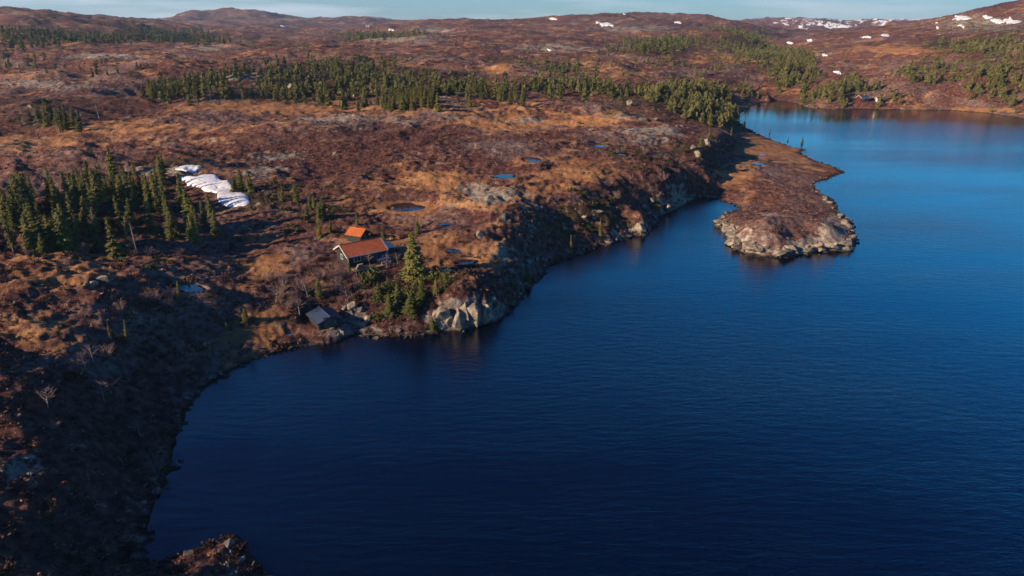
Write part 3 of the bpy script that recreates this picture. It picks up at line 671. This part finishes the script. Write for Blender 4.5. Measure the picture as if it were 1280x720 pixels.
for d, p, k, lb, h0, h1 in far_all[:take]:
    h = (h0+(h1-h0)*random.betavariate(2.2, 2)); s = split_label(lb, h, h0, h1, p)
    u, v, D = project(p[0], p[1], p[2])
    put_tree(p, SPR[random.randrange(0, 8)], 7, h*.92, f'{s} spruce {lb}', 'spruce tree', 'spruce_tree', 'spruces '+lb, random.uniform(1.15, 1.6))
rest += [(d, p, h0, h1) for d, p, k, lb, h0, h1 in far_all[take:]]
print('trees single', n_ind+len(near)+take, 'stuff', len(rest))
LOWV = [spruce_crown(1.0, .2, 500+i, whorls=10, per=7, low=.04, dens=.8) for i in range(6)]
VV = []; FF = []; k = 0
for d, p, h0, h1 in rest:
    h = (h0+(h1-h0)*random.betavariate(1.6, 2.2))*random.uniform(.7, 1.05); V0, F0 = LOWV[random.randrange(6)]; a = random.uniform(0, 6.28); c, s = math.cos(a), math.sin(a); w = h*random.uniform(.95, 1.5)
    VV.append(np.stack([(V0[:, 0]*c-V0[:, 1]*s)*w+p[0], (V0[:, 0]*s+V0[:, 1]*c)*w+p[1], V0[:, 2]*h*(1)+p[2]-.1], 1)); FF.append(F0+k); k += len(V0)
if VV:
    tag(link('distant_forest', mesh_np('distant_forest', np.concatenate(VV), np.concatenate(FF), m_farneedle)), 'far dark green spruce woods spread over the moor and hills', 'forest', kind='stuff')

# --- bare trees and dead stems
for i, (u, v, h, lb) in enumerate([(375,395,3.2,'bare grey birch tangle just left of the boathouse'),(385,372,3.0,'bare birch above the boathouse roof'),(420,368,2.8,'bare birch on the bank between cabin and boathouse'),(435,378,2.6,'small bare birch right of the boathouse roof'),
   (463,332,2.2,'pale bare sapling in front of the blue table on the terrace'),(483,335,2.4,'pale leaning sapling right of the blue table'),(497,330,2.0,'pale bare sapling at the right end of the terrace'),(354,360,2.6,'bare bush like birch left of the cabin yard'),
   (118,455,2.6,'pale grey bare birch catching light in the left foreground'),(108,462,2.2,'smaller bare birch left of the pale foreground birch'),(130,500,2.4,'reddish bare birch in the left foreground shade'),(175,545,2.2,'bare birch on the shaded bank by the lake'),
   (345,378,2.6,'bare birch on the bright yard edge left of the boathouse'),(365,340,2.2,'low bare birch left of the cabin gable'),(60,510,2.2,'bare birch near the left edge of the foreground'),(70,300,3.4,'bare birch in front of the dense spruce stand')]):
    p = at(u, v)
    if p: put_tree(p, BARE[i % 4], 3.2, h, lb, 'bare birch', 'birch_tree', None, 1.2, ('trunk', 'branch'))
for i, (u, v, lb) in enumerate([(158,312,'dead grey stem among the dense stand, left of three'),(172,318,'dead grey stem among the dense stand, in the middle of three'),(120,300,'dead grey stem in the left half of the dense stand'),(264,124,'pale dead stem at the lower edge of the long wood'),(124,148,'pale dead stem right of the small dark clump'),(690,165,'dead stem standing alone on the open bog plateau')][:5]):
    p = at(u, v)
    if p: put_tree(p, DEAD[i % 2], 5.5, 5.5, lb, 'dead tree', 'dead_tree', None, 1.0, ('trunk', 'branch'))

# --- shrubs: individuals where they show, the rest as one mass
SZ = [('low bush at the foot of the dense stand','mix',[(0,300),(150,315),(290,295),(310,310),(200,335),(60,340),(0,330)],.05,90,130,'bushes along the front edge of the dense spruce stand'),
 ('brown leafless bush on the bank between cabin and boathouse','brown',[(335,350),(400,335),(440,350),(470,365),(440,392),(395,382),(350,392),(335,375)],.35,60,120,'bushes on the bank between cabin and boathouse'),
 ('dark green juniper below the cabin terrace','green',[(455,345),(560,345),(575,365),(530,400),(480,408),(455,385)],.32,60,125,'bushes below the cabin'),
 ('green brown bush on the slope above the stony shore left of the big boulder','mix',[(690,245),(760,230),(800,270),(780,290),(720,312),(712,300),(720,270)],.11,100,190,'bushes on the slope above the stony shore'),
 ('dark shrub along the cliff top above the bay','mix',[(770,190),(850,180),(870,200),(860,250),(820,262),(800,235)],.14,130,230,'shrubs on the cliff'),
 ('shrub in the dry thicket beside the pond in the left shade','mix',[(128,385),(160,360),(220,362),(245,385),(200,398),(140,408)],.22,60,115,'shrubs of the thicket by the shaded pond'),
 ('dark juniper on the heather right of the snow','green',[(320,225),(470,235),(450,275),(420,300),(340,290)],.050,110,200,'junipers right of the snow'),
 ('twiggy brown bush in the foreground heath','twig',[(0,400),(120,390),(180,440),(220,520),(180,640),(60,690),(0,600)],.03,40,100,'twiggy bushes in the foreground heath'),
 ('olive bush on the low grassy point','mix',[(985,205),(1030,205),(1035,215),(990,222)],.03,170,260,'bushes on the grassy point')]
def put_shrub(me, p, s, lb, group, cat='bush', sq=1.0):
    o = link('bush', me, None, (float(p[0]), float(p[1]), float(p[2])-.06), (0, 0, random.uniform(0, 6.28)), (s, s, s*sq)); tag(o, lb, cat, group)
ns = 0
for i, (lb, kd, poly, dn, r0, r1, gr) in enumerate(SZ):
    pts = scatter(poly, dn, r0, r1, 700+i, maxn=70)
    for p in pts:
        k = {'brown': random.choice([BRN, TWG]), 'green': random.choice([JUN, JUN, BRN]), 'mix': random.choice([JUN, BRN, TWG]), 'twig': random.choice([TWG, BRN, BRN, BRN])}[kd]
        s = random.uniform(.55, 1.35)
        if 'below the cabin' in gr and random.random() < .7: k = YEL; s *= 1.15
        what = 'yellow green tall bush' if k is YEL else 'leafless twiggy bush' if k is TWG else 'dark green low bush' if k is JUN else 'dense brown bush'
        size = 'small' if s < .85 else 'large' if s > 1.15 else 'mid sized'
        put_shrub(random.choice(k), p, s, f'{size} {what} ' + lb.split(' ', 1)[1].split(' ', 1)[1] if False else f'{size} {what}, {gr}', gr); ns += 1
print('shrubs', ns)
# scrub mass
def mass(name, protos, pts, smin, smax, mat, label, cat, sq=1.0):
    VV = []; FF = []; k = 0
    P0 = []
    for me in protos:
        n = len(me.vertices); v = np.empty(n*3, np.float32); me.vertices.foreach_get('co', v); f = np.empty(len(me.loops), np.int32); me.loops.foreach_get('vertex_index', f); P0.append((v.reshape(-1, 3), f.reshape(-1, 4)))
    for p in pts:
        V0, F0 = P0[random.randrange(len(P0))]; a = random.uniform(0, 6.28); c, s_ = math.cos(a), math.sin(a); s = random.uniform(smin, smax)
        VV.append(np.stack([(V0[:, 0]*c-V0[:, 1]*s_)*s+p[0], (V0[:, 0]*s_+V0[:, 1]*c)*s+p[1], V0[:, 2]*s*sq+p[2]-.04], 1)); FF.append(F0+k); k += len(V0)
    if VV: tag(link(name, mesh_np(name, np.concatenate(VV), np.concatenate(FF), mat)), label, cat, kind='stuff')
FULL = [(-120,20),(1400,20),(1400,780),(-120,780)]
lowJ = [shrub_mesh(400+i, m_jun, 46, .7, .5, .24) for i in range(4)]; lowB = [shrub_mesh(410+i, m_brown, 46, .7, 1.2, .24) for i in range(4)]; lowH = [shrub_mesh(420+i, m_cover, 16, .5, .5, .30) for i in range(5)]
pts = scatter(FULL, .02, 90, 520, 801, 16000, 22); sel = samp(woodm, pts[:, 0], pts[:, 1])+rng.uniform(-.25, .25, len(pts)) > .32
mass('scrub', lowJ, pts[sel][:5200], .6, 1.5, m_jun, 'low dark green scrub scattered through the woods and hollows', 'scrub')
pts = scatter(FULL, .016, 50, 520, 802, 12000, 15); sel = samp(bogm, pts[:, 0], pts[:, 1])+rng.uniform(-.2, .2, len(pts)) < .45
mass('brown_scrub', lowB, pts[sel][:4200], .4, 1.1, m_brown, 'leafless brown dwarf birch scrub scattered over the heath', 'scrub')
pts = scatter([(-60,20),(1340,20),(1340,150),(-60,200)], .012, 400, 1500, 803, 60000, 45); sel = samp(woodm, pts[:, 0], pts[:, 1])+.5*gnoise(pts[:, 0]/90, pts[:, 1]/70, 71)+rng.uniform(-.15, .15, len(pts)) > .30
mass('far_scrub', lowJ, pts[sel][:7000], 1.3, 3.2, m_farneedle, 'low bushes and stunted trees dotting the far slopes', 'scrub', 1.0)
pts = scatter(FULL, .10, 38, 125, 804, 1500, 9); sel = samp(bogm, pts[:, 0], pts[:, 1]) < .75
mass('dwarf_birch_thicket', BRN[:2]+BRN[2:], pts[sel][:650], .35, .95, m_brown, 'knee high brown dwarf birch thickets on the near heath', 'scrub', .9)
# heather and grass tufts
def tufts(dn, r0, r1, seed, cap): return scatter(FULL, dn, r0, r1, seed, cap, None)
pts = np.concatenate([tufts(1.1, 40, 110, 811, 20000), tufts(.35, 110, 200, 812, 16000), tufts(.07, 200, 360, 813, 9000)])
bm_ = samp(bogm, pts[:, 0], pts[:, 1])+rng.uniform(-.12, .12, len(pts)); rk = samp(rockm, pts[:, 0], pts[:, 1])
h1_ = pts[(bm_ < .50) & (rk < .7)]; g1_ = pts[(bm_ >= .50) & (rk < .6)]
mass('heather', lowH, h1_, .28, .75, m_cover, 'purple brown heather tufts covering the moor', 'heather', .8)
mass('dry_grass', lowH, g1_, .15, .36, m_gcover, 'tawny dry grass tussocks on the bog', 'grass', .6)
print('tufts', len(h1_), len(g1_))

# ------------------------------------------------------------------ rocks
def rock_mesh(seed, n=16, flat=.7, rough=.06):
    g = random.Random(seed); bm = bmesh.new()
    for i in range(n):
        d = Vector((g.gauss(0, 1), g.gauss(0, 1), g.gauss(0, 1))).normalized(); m = max(abs(d.x), abs(d.y), abs(d.z))
        d = d/m*.55+d*.35; bm.verts.new((d.x*g.uniform(.8, 1.1), d.y*g.uniform(.7, 1.0), d.z*flat*g.uniform(.85, 1.1)))
    r_ = bmesh.ops.convex_hull(bm, input=bm.verts); bmesh.ops.delete(bm, geom=[e for e in r_['geom_interior'] if isinstance(e, bmesh.types.BMVert)], context='VERTS')
    bmesh.ops.bevel(bm, geom=list(bm.edges), offset=.05, segments=1, affect='EDGES')
    bmesh.ops.triangulate(bm, faces=bm.faces)
    me = bpy.data.meshes.new('boulder'); bm.to_mesh(me); bm.free(); me.materials.append(m_rock); return me
RCK = [rock_mesh(600+i, 14+i % 5, .75) for i in range(9)]; SLB = [rock_mesh(620+i, 13, .95) for i in range(6)]
def put_rock(p, s, lb, group=None, sc=(1, 1, 1), sink=.3, src=None, tilt=.15):
    o = link('boulder', random.choice(src or RCK), None, (p[0], p[1], p[2]+s*sc[2]*(.55-sink)), (random.gauss(0, tilt), random.gauss(0, tilt), random.uniform(0, 6.28)), (s*sc[0], s*sc[1], s*sc[2])); tag(o, lb, 'boulder', group); return o
SING = [(800,290,2.6,(1,.9,1.15),'largest pale rounded boulder at the foot of the cliff shore'),(132,352,1.7,(1.2,.9,.8),'angular grey boulder on the heath left of the shaded pond'),(118,356,1.2,(1,1,.7),'grey boulder left of the angular one near the shaded pond'),(108,357,.8,(1,1,.7),'small grey boulder leftmost of three near the shaded pond'),
 (600,297,1.6,(1,.9,1.1),'pale upright boulder below the lichen grey knoll'),(788,131,3.0,(1.1,1,1),'pale boulder alone at the front of the inlet wood'),(512,116,3.2,(1.2,1,.8),'pale square boulder left on the knoll in the long wood'),(563,115,2.8,(1,1,.8),'pale boulder right on the knoll in the long wood'),(550,118,2.2,(1,1,.7),'pale boulder between two larger ones on the knoll'),
 (540,107,2.4,(1,1,.7),'greenish boulder on the crest of the knoll in the long wood'),(573,104,3.0,(1.3,1,.5),'flat pale rock slab on the crest of the knoll'),(590,104,2.6,(1.2,1,.5),'flat pale slab on the right end of the knoll'),(350,108,2.8,(1,1,.9),'white boulder left of a pair in the long wood'),(363,110,3.0,(1,1,1),'white boulder right of a pair in the long wood'),
 (443,121,1.6,(1,1,1),'small white stone in the lower edge of the long wood'),(738,164,1.6,(1.4,1,.7),'grey flat boulder on the open plateau'),(704,141,1.4,(1,1,.8),'white stone on the upper edge of the orange bog'),(820,150,1.3,(1,1,.9),'small pale stone on the heath under the inlet wood'),
 (338,241,1.0,(1,1,.9),'small white stone on the heath right of the snow'),(371,291,.8,(1,1,1.1),'white stone on the heath left of the shed'),(39,135,2.0,(1,1,.8),'white boulder near the small dark clump'),(73,155,1.8,(1,1,.8),'white stone below the small dark clump'),(241,101,2.6,(1,1,.8),'white boulder above the left clumps'),
 (284,707,.55,(1.2,.8,.8),'pale stone in the water at the tip of the lower left spit'),(303,700,.6,(1.3,.8,.7),'pale wet stone rightmost at the lower left spit'),(290,690,.45,(1,.8,.7),'narrow pale stone behind the wet one at the lower left spit'),(296,716,.4,(1,.8,.7),'small pale stone at the bottom edge of the photo by the spit'),
 (884,180,1.9,(1.2,1,1.3),'tall pale rock slab on the cliff above the flat point'),(872,196,2.1,(1,.8,1.4),'leaning pale slab on the shaded cliff'),(866,186,1.6,(1,1,1.2),'pale blunt rock at the top of the shaded cliff'),(835,262,1.8,(1,.8,1.3),'pale rock at the foot of the shaded cliff by the water'),
 (815,253,1.5,(1,.8,1.2),'narrow pale rock half way up the shaded cliff'),(748,265,1.5,(1.5,1,.5),'pale rounded rock on the brushy slope'),(730,272,1.3,(1.5,1,.5),'smaller pale rock left on the brushy slope'),(441,385,1.5,(1.3,1,.9),'pale rock outcrop just right of the boathouse')]
for u, v, s, sc, lb in SING:
    p = at(u, v)
    if p: put_rock(p, s*.6, lb, None, sc, .22)
# pale rock face of the headland, the rocks beside the boathouse and of the point
CLU = [([(545,400),(575,392),(620,392),(625,402),(600,410),(560,413),(545,412)],16,(1.3,2.3),(1,.8,1.35),'slab of the sunlit pale rock face on the headland','slabs of the headland rock face',SLB),
 ([(430,385),(450,382),(462,398),(455,412),(434,404)],9,(.7,1.3),(1.2,.9,.7),'rock of the pale outcrop right of the boathouse','rocks of the outcrop right of the boathouse',SLB),
 ([(625,345),(668,320),(690,318),(685,330),(660,355),(640,376),(622,390),(615,370)],16,(.5,1.4),(1.1,.8,.9),'rock on the shaded steep shore between headland and gully','rocks on the shaded steep shore',RCK),
 ([(900,272),(915,285),(930,300),(985,308),(1050,305),(1064,292),(1066,304),(1055,313),(1020,316),(975,320),(930,314),(908,303),(908,294),(898,284)],40,(.9,2.4),(1.5,1,.42),'pale cracked rock slab along the front shore of the point','rock slabs along the front of the point',SLB),
 ([(1030,235),(1045,252),(1062,275),(1066,290),(1056,285),(1045,265),(1030,250)],16,(.6,1.5),(1,1,.8),'dark rock on the right shore of the point','rocks on the right shore of the point',RCK),
 ([(800,250),(850,235),(870,240),(850,258),(825,266),(812,275)],10,(.5,1.3),(1,.8,1),'rock in the shade at the foot of the cliff','rocks at the foot of the cliff',RCK)]
for i, (poly, n, (s0, s1), sc, lb, gr, src) in enumerate(CLU):
    pts = scatter(poly, 2.0, 70, 260, 1200+i, 100000); 
    if len(pts) == 0: continue
    idx = np.random.default_rng(i).choice(len(pts), min(n, len(pts)), replace=False)
    for q in idx:
        s = random.uniform(s0, s1); put_rock([float(c) for c in pts[q]], s*.75, ('large ' if s > (s0+s1)/2 else 'small ')+lb, gr, sc, .34, src, .16)
# shore stones
th = []
for i in range(len(SH)-1):
    (x0, y0), (x1, y1) = shore[i], shore[i+1]; L = math.hypot(x1-x0, y1-y0); r0 = math.hypot(x0, y0)
    dens = 5.0 if 400 < SH[i][0] < 910 else 2.6 if SH[i][1] > 200 else .5
    for k in range(int(L*dens)):
        t = random.random(); off = random.gauss(.4, .75); nx, ny = (y1-y0)/L, -(x1-x0)/L
        th.append((x0+(x1-x0)*t+nx*off, y0+(y1-y0)*t+ny*off))
th = np.array(th); tz = samp(GH, th[:, 0], th[:, 1]); okk = (tz > -.4) & (tz < 1.6); th = th[okk]; tz = tz[okk]
stm = [rock_mesh(650+i, 9, .7) for i in range(5)]; VV = []; FF = []; k = 0; P0 = []
for me in stm:
    v = np.empty(len(me.vertices)*3, np.float32); me.vertices.foreach_get('co', v); f = np.empty(len(me.loops), np.int32); me.loops.foreach_get('vertex_index', f); P0.append((v.reshape(-1, 3), f.reshape(-1, 3)))
for (x, y), z in zip(th, tz):
    V0, F0 = P0[random.randrange(5)]; a = random.uniform(0, 6.28); c, s_ = math.cos(a), math.sin(a); s = random.choice([.16, .22, .3, .42, .6])
    VV.append(np.stack([(V0[:, 0]*c-V0[:, 1]*s_)*s+x, (V0[:, 0]*s_+V0[:, 1]*c)*s+y, V0[:, 2]*s+max(z, -.15)+s*.15], 1)); FF.append(F0+k); k += len(V0)
tag(link('shore_stones', mesh_np('shore_stones', np.concatenate(VV), np.concatenate(FF), m_shorest)), 'grey stones and rubble lining the waterline', 'stones', kind='stuff')

# ------------------------------------------------------------------ buildings
def house(name, label, cat, loc, rot, L, Wd, wh, rise, mats, over=.35, door=None, wins=(), chimney=False, gable_over=.35):
    """length along x, ridge along x, walls to height wh"""
    e = bpy.data.objects.new(name, None); COL.objects.link(e); e.location = loc; e.rotation_euler = (0, 0, rot); tag(e, label, cat)
    mw, mr, mt = mats; l, w = L/2, Wd/2
    mb = MB()
    pts = [(-l,-w,-.5),(l,-w,-.5),(l,w,-.5),(-l,w,-.5),(-l,-w,wh),(l,-w,wh),(l,w,wh),(-l,w,wh),(-l,0,wh+rise-.05),(l,0,wh+rise-.05)]
    mb.poly(pts, [(0,1,5,4),(2,3,7,6),(0,4,8,7,3),(1,2,6,9,5),(0,3,2,1),(4,5,9,8),(6,7,8,9)])
    wall = mb.build('wall', mw, e)
    bd = MB()                                  # cover boards
    x = -l+.12
    while x < l-.1:
        bd.box(x, x+.06, -w-.025, -w, 0, wh-.02); bd.box(x, x+.06, w, w+.025, 0, wh-.02); x += .28
    y = -w+.12
    while y < w-.1:
        hz = wh+rise*(1-abs(y)/w)-.12; bd.box(-l-.025, -l, y, y+.06, 0, hz); bd.box(l, l+.025, y, y+.06, 0, hz); y += .28
    bd.build('cladding_boards', mw, wall)
    a = rise/w; t = .09; ow = w+over; ol = l+gable_over; zr = wh+rise+.06; ze = zr-a*ow
    rb = MB()
    for s in (-1, 1):
        q = [(-ol,0,zr),(ol,0,zr),(ol,s*ow,ze),(-ol,s*ow,ze)]; q2 = [(x_, y_, z_-t) for x_, y_, z_ in q]
        f = [(0,1,2,3),(7,6,5,4),(0,4,5,1),(1,5,6,2),(2,6,7,3),(3,7,4,0)]
        if s > 0: f = [tuple(reversed(k)) for k in f]
        rb.poly(q+q2, f)
    x = -ol+.2
    while x < ol-.1:                            # sheet ribs
        for s in (-1, 1):
            rb.bar((x, s*.05, zr+.01-a*.05), (x, s*(ow-.01), ze+.01), .022, .022, 4)
        x += .38
    roof = rb.build('roof', mr, e)
    MB().bar((-ol-.01, 0, zr+.03), (ol+.01, 0, zr+.03), .07, .07, 6).build('ridge_cap', mr, roof)
    tb = MB()
    for s in (-1, 1):
        for xe in (-ol-.03, ol+.0):
            q = [(xe,0,zr+.03),(xe+.03,0,zr+.03),(xe+.03,s*(ow+.03),ze+.02),(xe,s*(ow+.03),ze+.02)]; q2 = [(x_, y_, z_-.2) for x_, y_, z_ in q]
            tb.poly(q+q2, [(0,1,2,3),(7,6,5,4),(0,4,5,1),(1,5,6,2),(2,6,7,3),(3,7,4,0)])
        y0, y1 = sorted((s*(ow+.003), s*(ow+.035))); tb.box(-ol, ol, y0, y1, ze-.13, ze+.03)
    tb.build('bargeboard', mt, roof)
    if door:
        face, c, dw, dh = door
        d = MB()
        if face == 'x': d.box(l+.026, l+.07, c-dw/2, c+dw/2, .05, dh)
        elif face == '-x': d.box(-l-.07, -l-.026, c-dw/2, c+dw/2, .05, dh)
        else: d.box(c-dw/2, c+dw/2, -w-.07, -w-.026, .05, dh)
        dd_ = d.build('door', m_grwall, e)
        k = MB()
        if face == 'x': k.box(l+.071, l+.12, c+dw*.35, c+dw*.4, dh*.45, dh*.5)
        elif face == '-x': k.box(-l-.12, -l-.071, c+dw*.35, c+dw*.4, dh*.45, dh*.5)
        else: k.box(c+dw*.35, c+dw*.4, -w-.12, -w-.071, dh*.45, dh*.5)
        k.build('handle', m_trim, dd_)
    for face, c, z, ww, hh_ in wins:
        g = MB(); fr = MB(); 
        def rect(mb, c0, c1, z0, z1, o0, o1):
            if face == '-y': mb.box(c0, c1, -w-o1, -w-o0, z0, z1)
            elif face == '-x': mb.box(-l-o1, -l-o0, c0, c1, z0, z1)
            else: mb.box(l+o0, l+o1, c0, c1, z0, z1)
        rect(fr, c-ww/2-.07, c-ww/2, z, z+hh_, .026, .075); rect(fr, c+ww/2, c+ww/2+.07, z, z+hh_, .026, .075)
        rect(fr, c-ww/2-.07, c+ww/2+.07, z-.07, z, .026, .08); rect(fr, c-ww/2-.07, c+ww/2+.07, z+hh_, z+hh_+.07, .026, .08); rect(fr, c-.02, c+.02, z, z+hh_, .03, .07)
        fo = fr.build('window', m_trim, e); rect(g, c-ww/2, c+ww/2, z, z+hh_, .027, .045); g.build('pane', m_glass, fo)
    if chimney:
        c = MB(); c.box(.4, .85, -.22, .22, zr-.4, zr+.55); co = c.build('chimney', m_rock, roof); MB().box(.34, .91, -.28, .28, zr+.551, zr+.62).build('chimney_cap', m_wall, roof)
    return e
cab = house('cabin', 'dark timber cabin with a rust red roof on the knoll above the lake', 'cabin', CABIN, R(36), 6.4, 4.6, 2.0, 1.15, (m_wall, m_roof, m_trim), .45,
      ('-y', 1.4, .9, 1.85), [('-y', -1.7, .8, 1.1, .8), ('-x', .2, .8, .8, .7)], False, .4)
dk = MB(); dk.box(-3.2, 5.3, -4.6, -2.40, -.12, .0)
for i in range(14): dk.box(-3.2, 5.3, -4.6+i*.157+.14, -4.6+i*.157+.15, .0, .004)
for x in (-3.0, -.2, 2.5, 5.1): dk.box(x, x+.12, -4.55, -4.43, -1.0, -.12)
dk.build('terrace', m_deck, cab)
MB().box(3.2, 5.0, -2.1, 1.6, -.3, 1.75).build('shade_block', m_wall, cab)  # added dark block, stands in for the cabin's shadow at the terrace end
sr = MB(); sr.poly([(3.2,-2.35,2.0),(5.3,-2.35,1.85),(5.3,1.8,1.85),(3.2,1.8,2.0),(3.2,-2.35,1.93),(5.3,-2.35,1.78),(5.3,1.8,1.78),(3.2,1.8,1.93)], [(0,1,2,3),(7,6,5,4),(0,4,5,1),(1,5,6,2),(2,6,7,3),(3,7,4,0)]); sr.build('shade_block_top', m_broof, cab)  # dark slab topping the added shadow stand-in
ps = MB()
for x in (-3.35, 3.4): ps.box(x-.06, x+.06, -2.70, -2.58, 0, 1.72)
ps.build('porch_post', m_trim, cab)
c, s = math.cos(R(36)), math.sin(R(36))
def cw(x, y, z=0): return Vector((CABIN.x+x*c-y*s, CABIN.y+x*s+y*c, CABIN.z+z))
tb = bpy.data.objects.new('table', None); COL.objects.link(tb); tb.location = cw(2.4, -3.3, .004); tb.rotation_euler = (0, 0, R(36)); tag(tb, 'long table under a blue cover on the cabin terrace', 'table')
MB().box(-1.1, 1.1, -.5, .5, .70, .76).build('tabletop', m_blue, tb)
for sx in (-1, 1):
    for sy in (-1, 1): MB().box(sx*.98-.04, sx*.98+.04, sy*.4-.04, sy*.4+.04, 0, .70).build('leg', m_deck, tb)
for i, (y, lb) in enumerate([(-4.2, 'wooden bench on the lake side of the blue table'), (-2.55+.0, 'wooden bench on the wall side of the blue table')]):
    b_ = bpy.data.objects.new('bench', None); COL.objects.link(b_); b_.location = cw(2.4, y, .004); b_.rotation_euler = (0, 0, R(36)); tag(b_, lb, 'bench')
    MB().box(-.9, .9, -.15, .15, .40, .45).build('seat', m_deck, b_)
    for sx in (-1, 1): MB().box(sx*.75-.04, sx*.75+.04, -.13, .13, 0, .40).build('leg', m_deck, b_)
wp = MB()
for k in range(5):
    for j in range(9-k): wp.bar((j*.17+k*.085, 0, .09+k*.15), (j*.17+k*.085+.01, .45, .09+k*.15), .08, .08, 6)
wo = link('woodpile', wp.mesh('woodpile', m_deck), None, cw(-2.6, -4.1, .004), (0, 0, R(36))); tag(wo, 'pale stacked firewood pile on the terrace left of the blue table', 'woodpile')
shd = house('shed', 'small shed with a bright orange roof behind the cabin', 'shed', SHED, R(-24), 2.9, 2.5, 1.35, .8, (m_wall, m_oroof, m_wall), .3, ('x', 0, .85, 1.3), [], False, .3)
bh = house('boathouse', 'dark boathouse with a bluish felt roof at the water edge below the cabin', 'boathouse', BOAT, R(-55), 4.2, 3.4, 1.1, .6, (m_wall, m_broof, m_wall), .25, ('x', 0, 1.9, 1.75), [], False, .25)
hut = house('cabin', 'tiny dark red cabin among the trees on the far shore', 'cabin', HUT, R(15), 5, 3.8, 2.1, 1.1, (m_redhut, m_broof, m_trim), .35, ('-y', 1.2, .9, 1.9), [('-y', -1.2, .9, 1.2, .9)], True)
p = at(1097, 127)
if p: house('shed', 'small white hut right of the red cabin on the far shore', 'shed', p, R(10), 1.7, 1.5, 1.5, .5, (m_trim, m_broof, m_trim), .25, ('-y', 0, .8, 1.7))

# ------------------------------------------------------------------ light, sky, air
SUN_EL, SUN_AZ_VEC = 20.0, (-.91, -.41)    # the sun stands behind the camera's left shoulder
sd = bpy.data.lights.new('sun', 'SUN'); so = bpy.data.objects.new('sun', sd); COL.objects.link(so)
sd.energy = 5.0; sd.angle = R(.5); sd.color = (1.0, .78, .54)
sv = Vector((SUN_AZ_VEC[0], SUN_AZ_VEC[1], 0)).normalized()*math.cos(R(SUN_EL)); sv.z = math.sin(R(SUN_EL))
so.rotation_euler = sv.to_track_quat('Z', 'Y').to_euler(); so.location = (-60, -40, 120)
w = bpy.data.worlds.new('World'); scene.world = w; w.use_nodes = True; nt = w.node_tree
bg = nt.nodes['Background']; sky = N(nt, 'ShaderNodeTexSky', sky_type='NISHITA'); sky.sun_disc = False
sky.sun_elevation = R(SUN_EL); sky.sun_rotation = math.atan2(SUN_AZ_VEC[0], SUN_AZ_VEC[1]); sky.air_density = 1.3; sky.dust_density = .4; sky.ozone_density = 3.0; sky.altitude = 600
tc = N(nt, 'ShaderNodeTexCoord'); mp = N(nt, 'ShaderNodeMapping'); nt.links.new(tc.outputs['Generated'], mp.inputs['Vector']); mp.inputs['Scale'].default_value = (2.2, 2.2, 26)
cn = noise(nt, mp.outputs[0], 1.4, 7, .6)
sx = N(nt, 'ShaderNodeSeparateXYZ'); nt.links.new(tc.outputs['Generated'], sx.inputs[0])
low = mth(nt, 'SUBTRACT', 1.0, mth(nt, 'MULTIPLY', mth(nt, 'SUBTRACT', sx.outputs['Z'], .05), 13.0, True), True)
cf = mth(nt, 'MULTIPLY', mth(nt, 'MULTIPLY', mth(nt, 'SUBTRACT', cn, .47), 5.0, True), low)

skyc = mix(nt, 1.0, sky.outputs[0], ramp(nt, sx.outputs['Z'], [(.0,(.62,1.04,1.62)),(.06,(.38,1.05,1.75)),(.17,(.10,1.25,2.1)),(.32,(.01,1.35,2.5)),(.48,(.01,.42,1.3)),(.75,(.01,.13,.55))]), 'MULTIPLY')
c = mix(nt, mth(nt, 'MULTIPLY', cf, .75), skyc, (8.0, 8.8, 9.2))
nt.links.new(c, bg.inputs['Color']); bg.inputs['Strength'].default_value = .055

hz = MB().box(-8800, 8800, -700, 9300, -9.5, 420)
HAZE = True
if HAZE:
    mh = bpy.data.materials.new('haze_air'); mh.use_nodes = True; nh = mh.node_tree; nh.nodes.clear()
    out = nh.nodes.new('ShaderNodeOutputMaterial'); pv = nh.nodes.new('ShaderNodeVolumePrincipled'); pv.inputs['Color'].default_value = (.55, .75, 1.0, 1); pv.inputs['Density'].default_value = .000075; pv.inputs['Anisotropy'].default_value = .2
    nh.links.new(pv.outputs[0], out.inputs['Volume'])
    ho = hz.build('haze', mh); tag(ho, 'thin bluish air over the moor', 'haze', kind='stuff')
scene.view_settings.view_transform = 'Standard'; scene.view_settings.look = 'None'; scene.view_settings.exposure = .92; scene.view_settings.gamma = 1
scene.cycles.max_bounces = 4; scene.cycles.volume_bounces = 0; scene.cycles.use_denoising = True
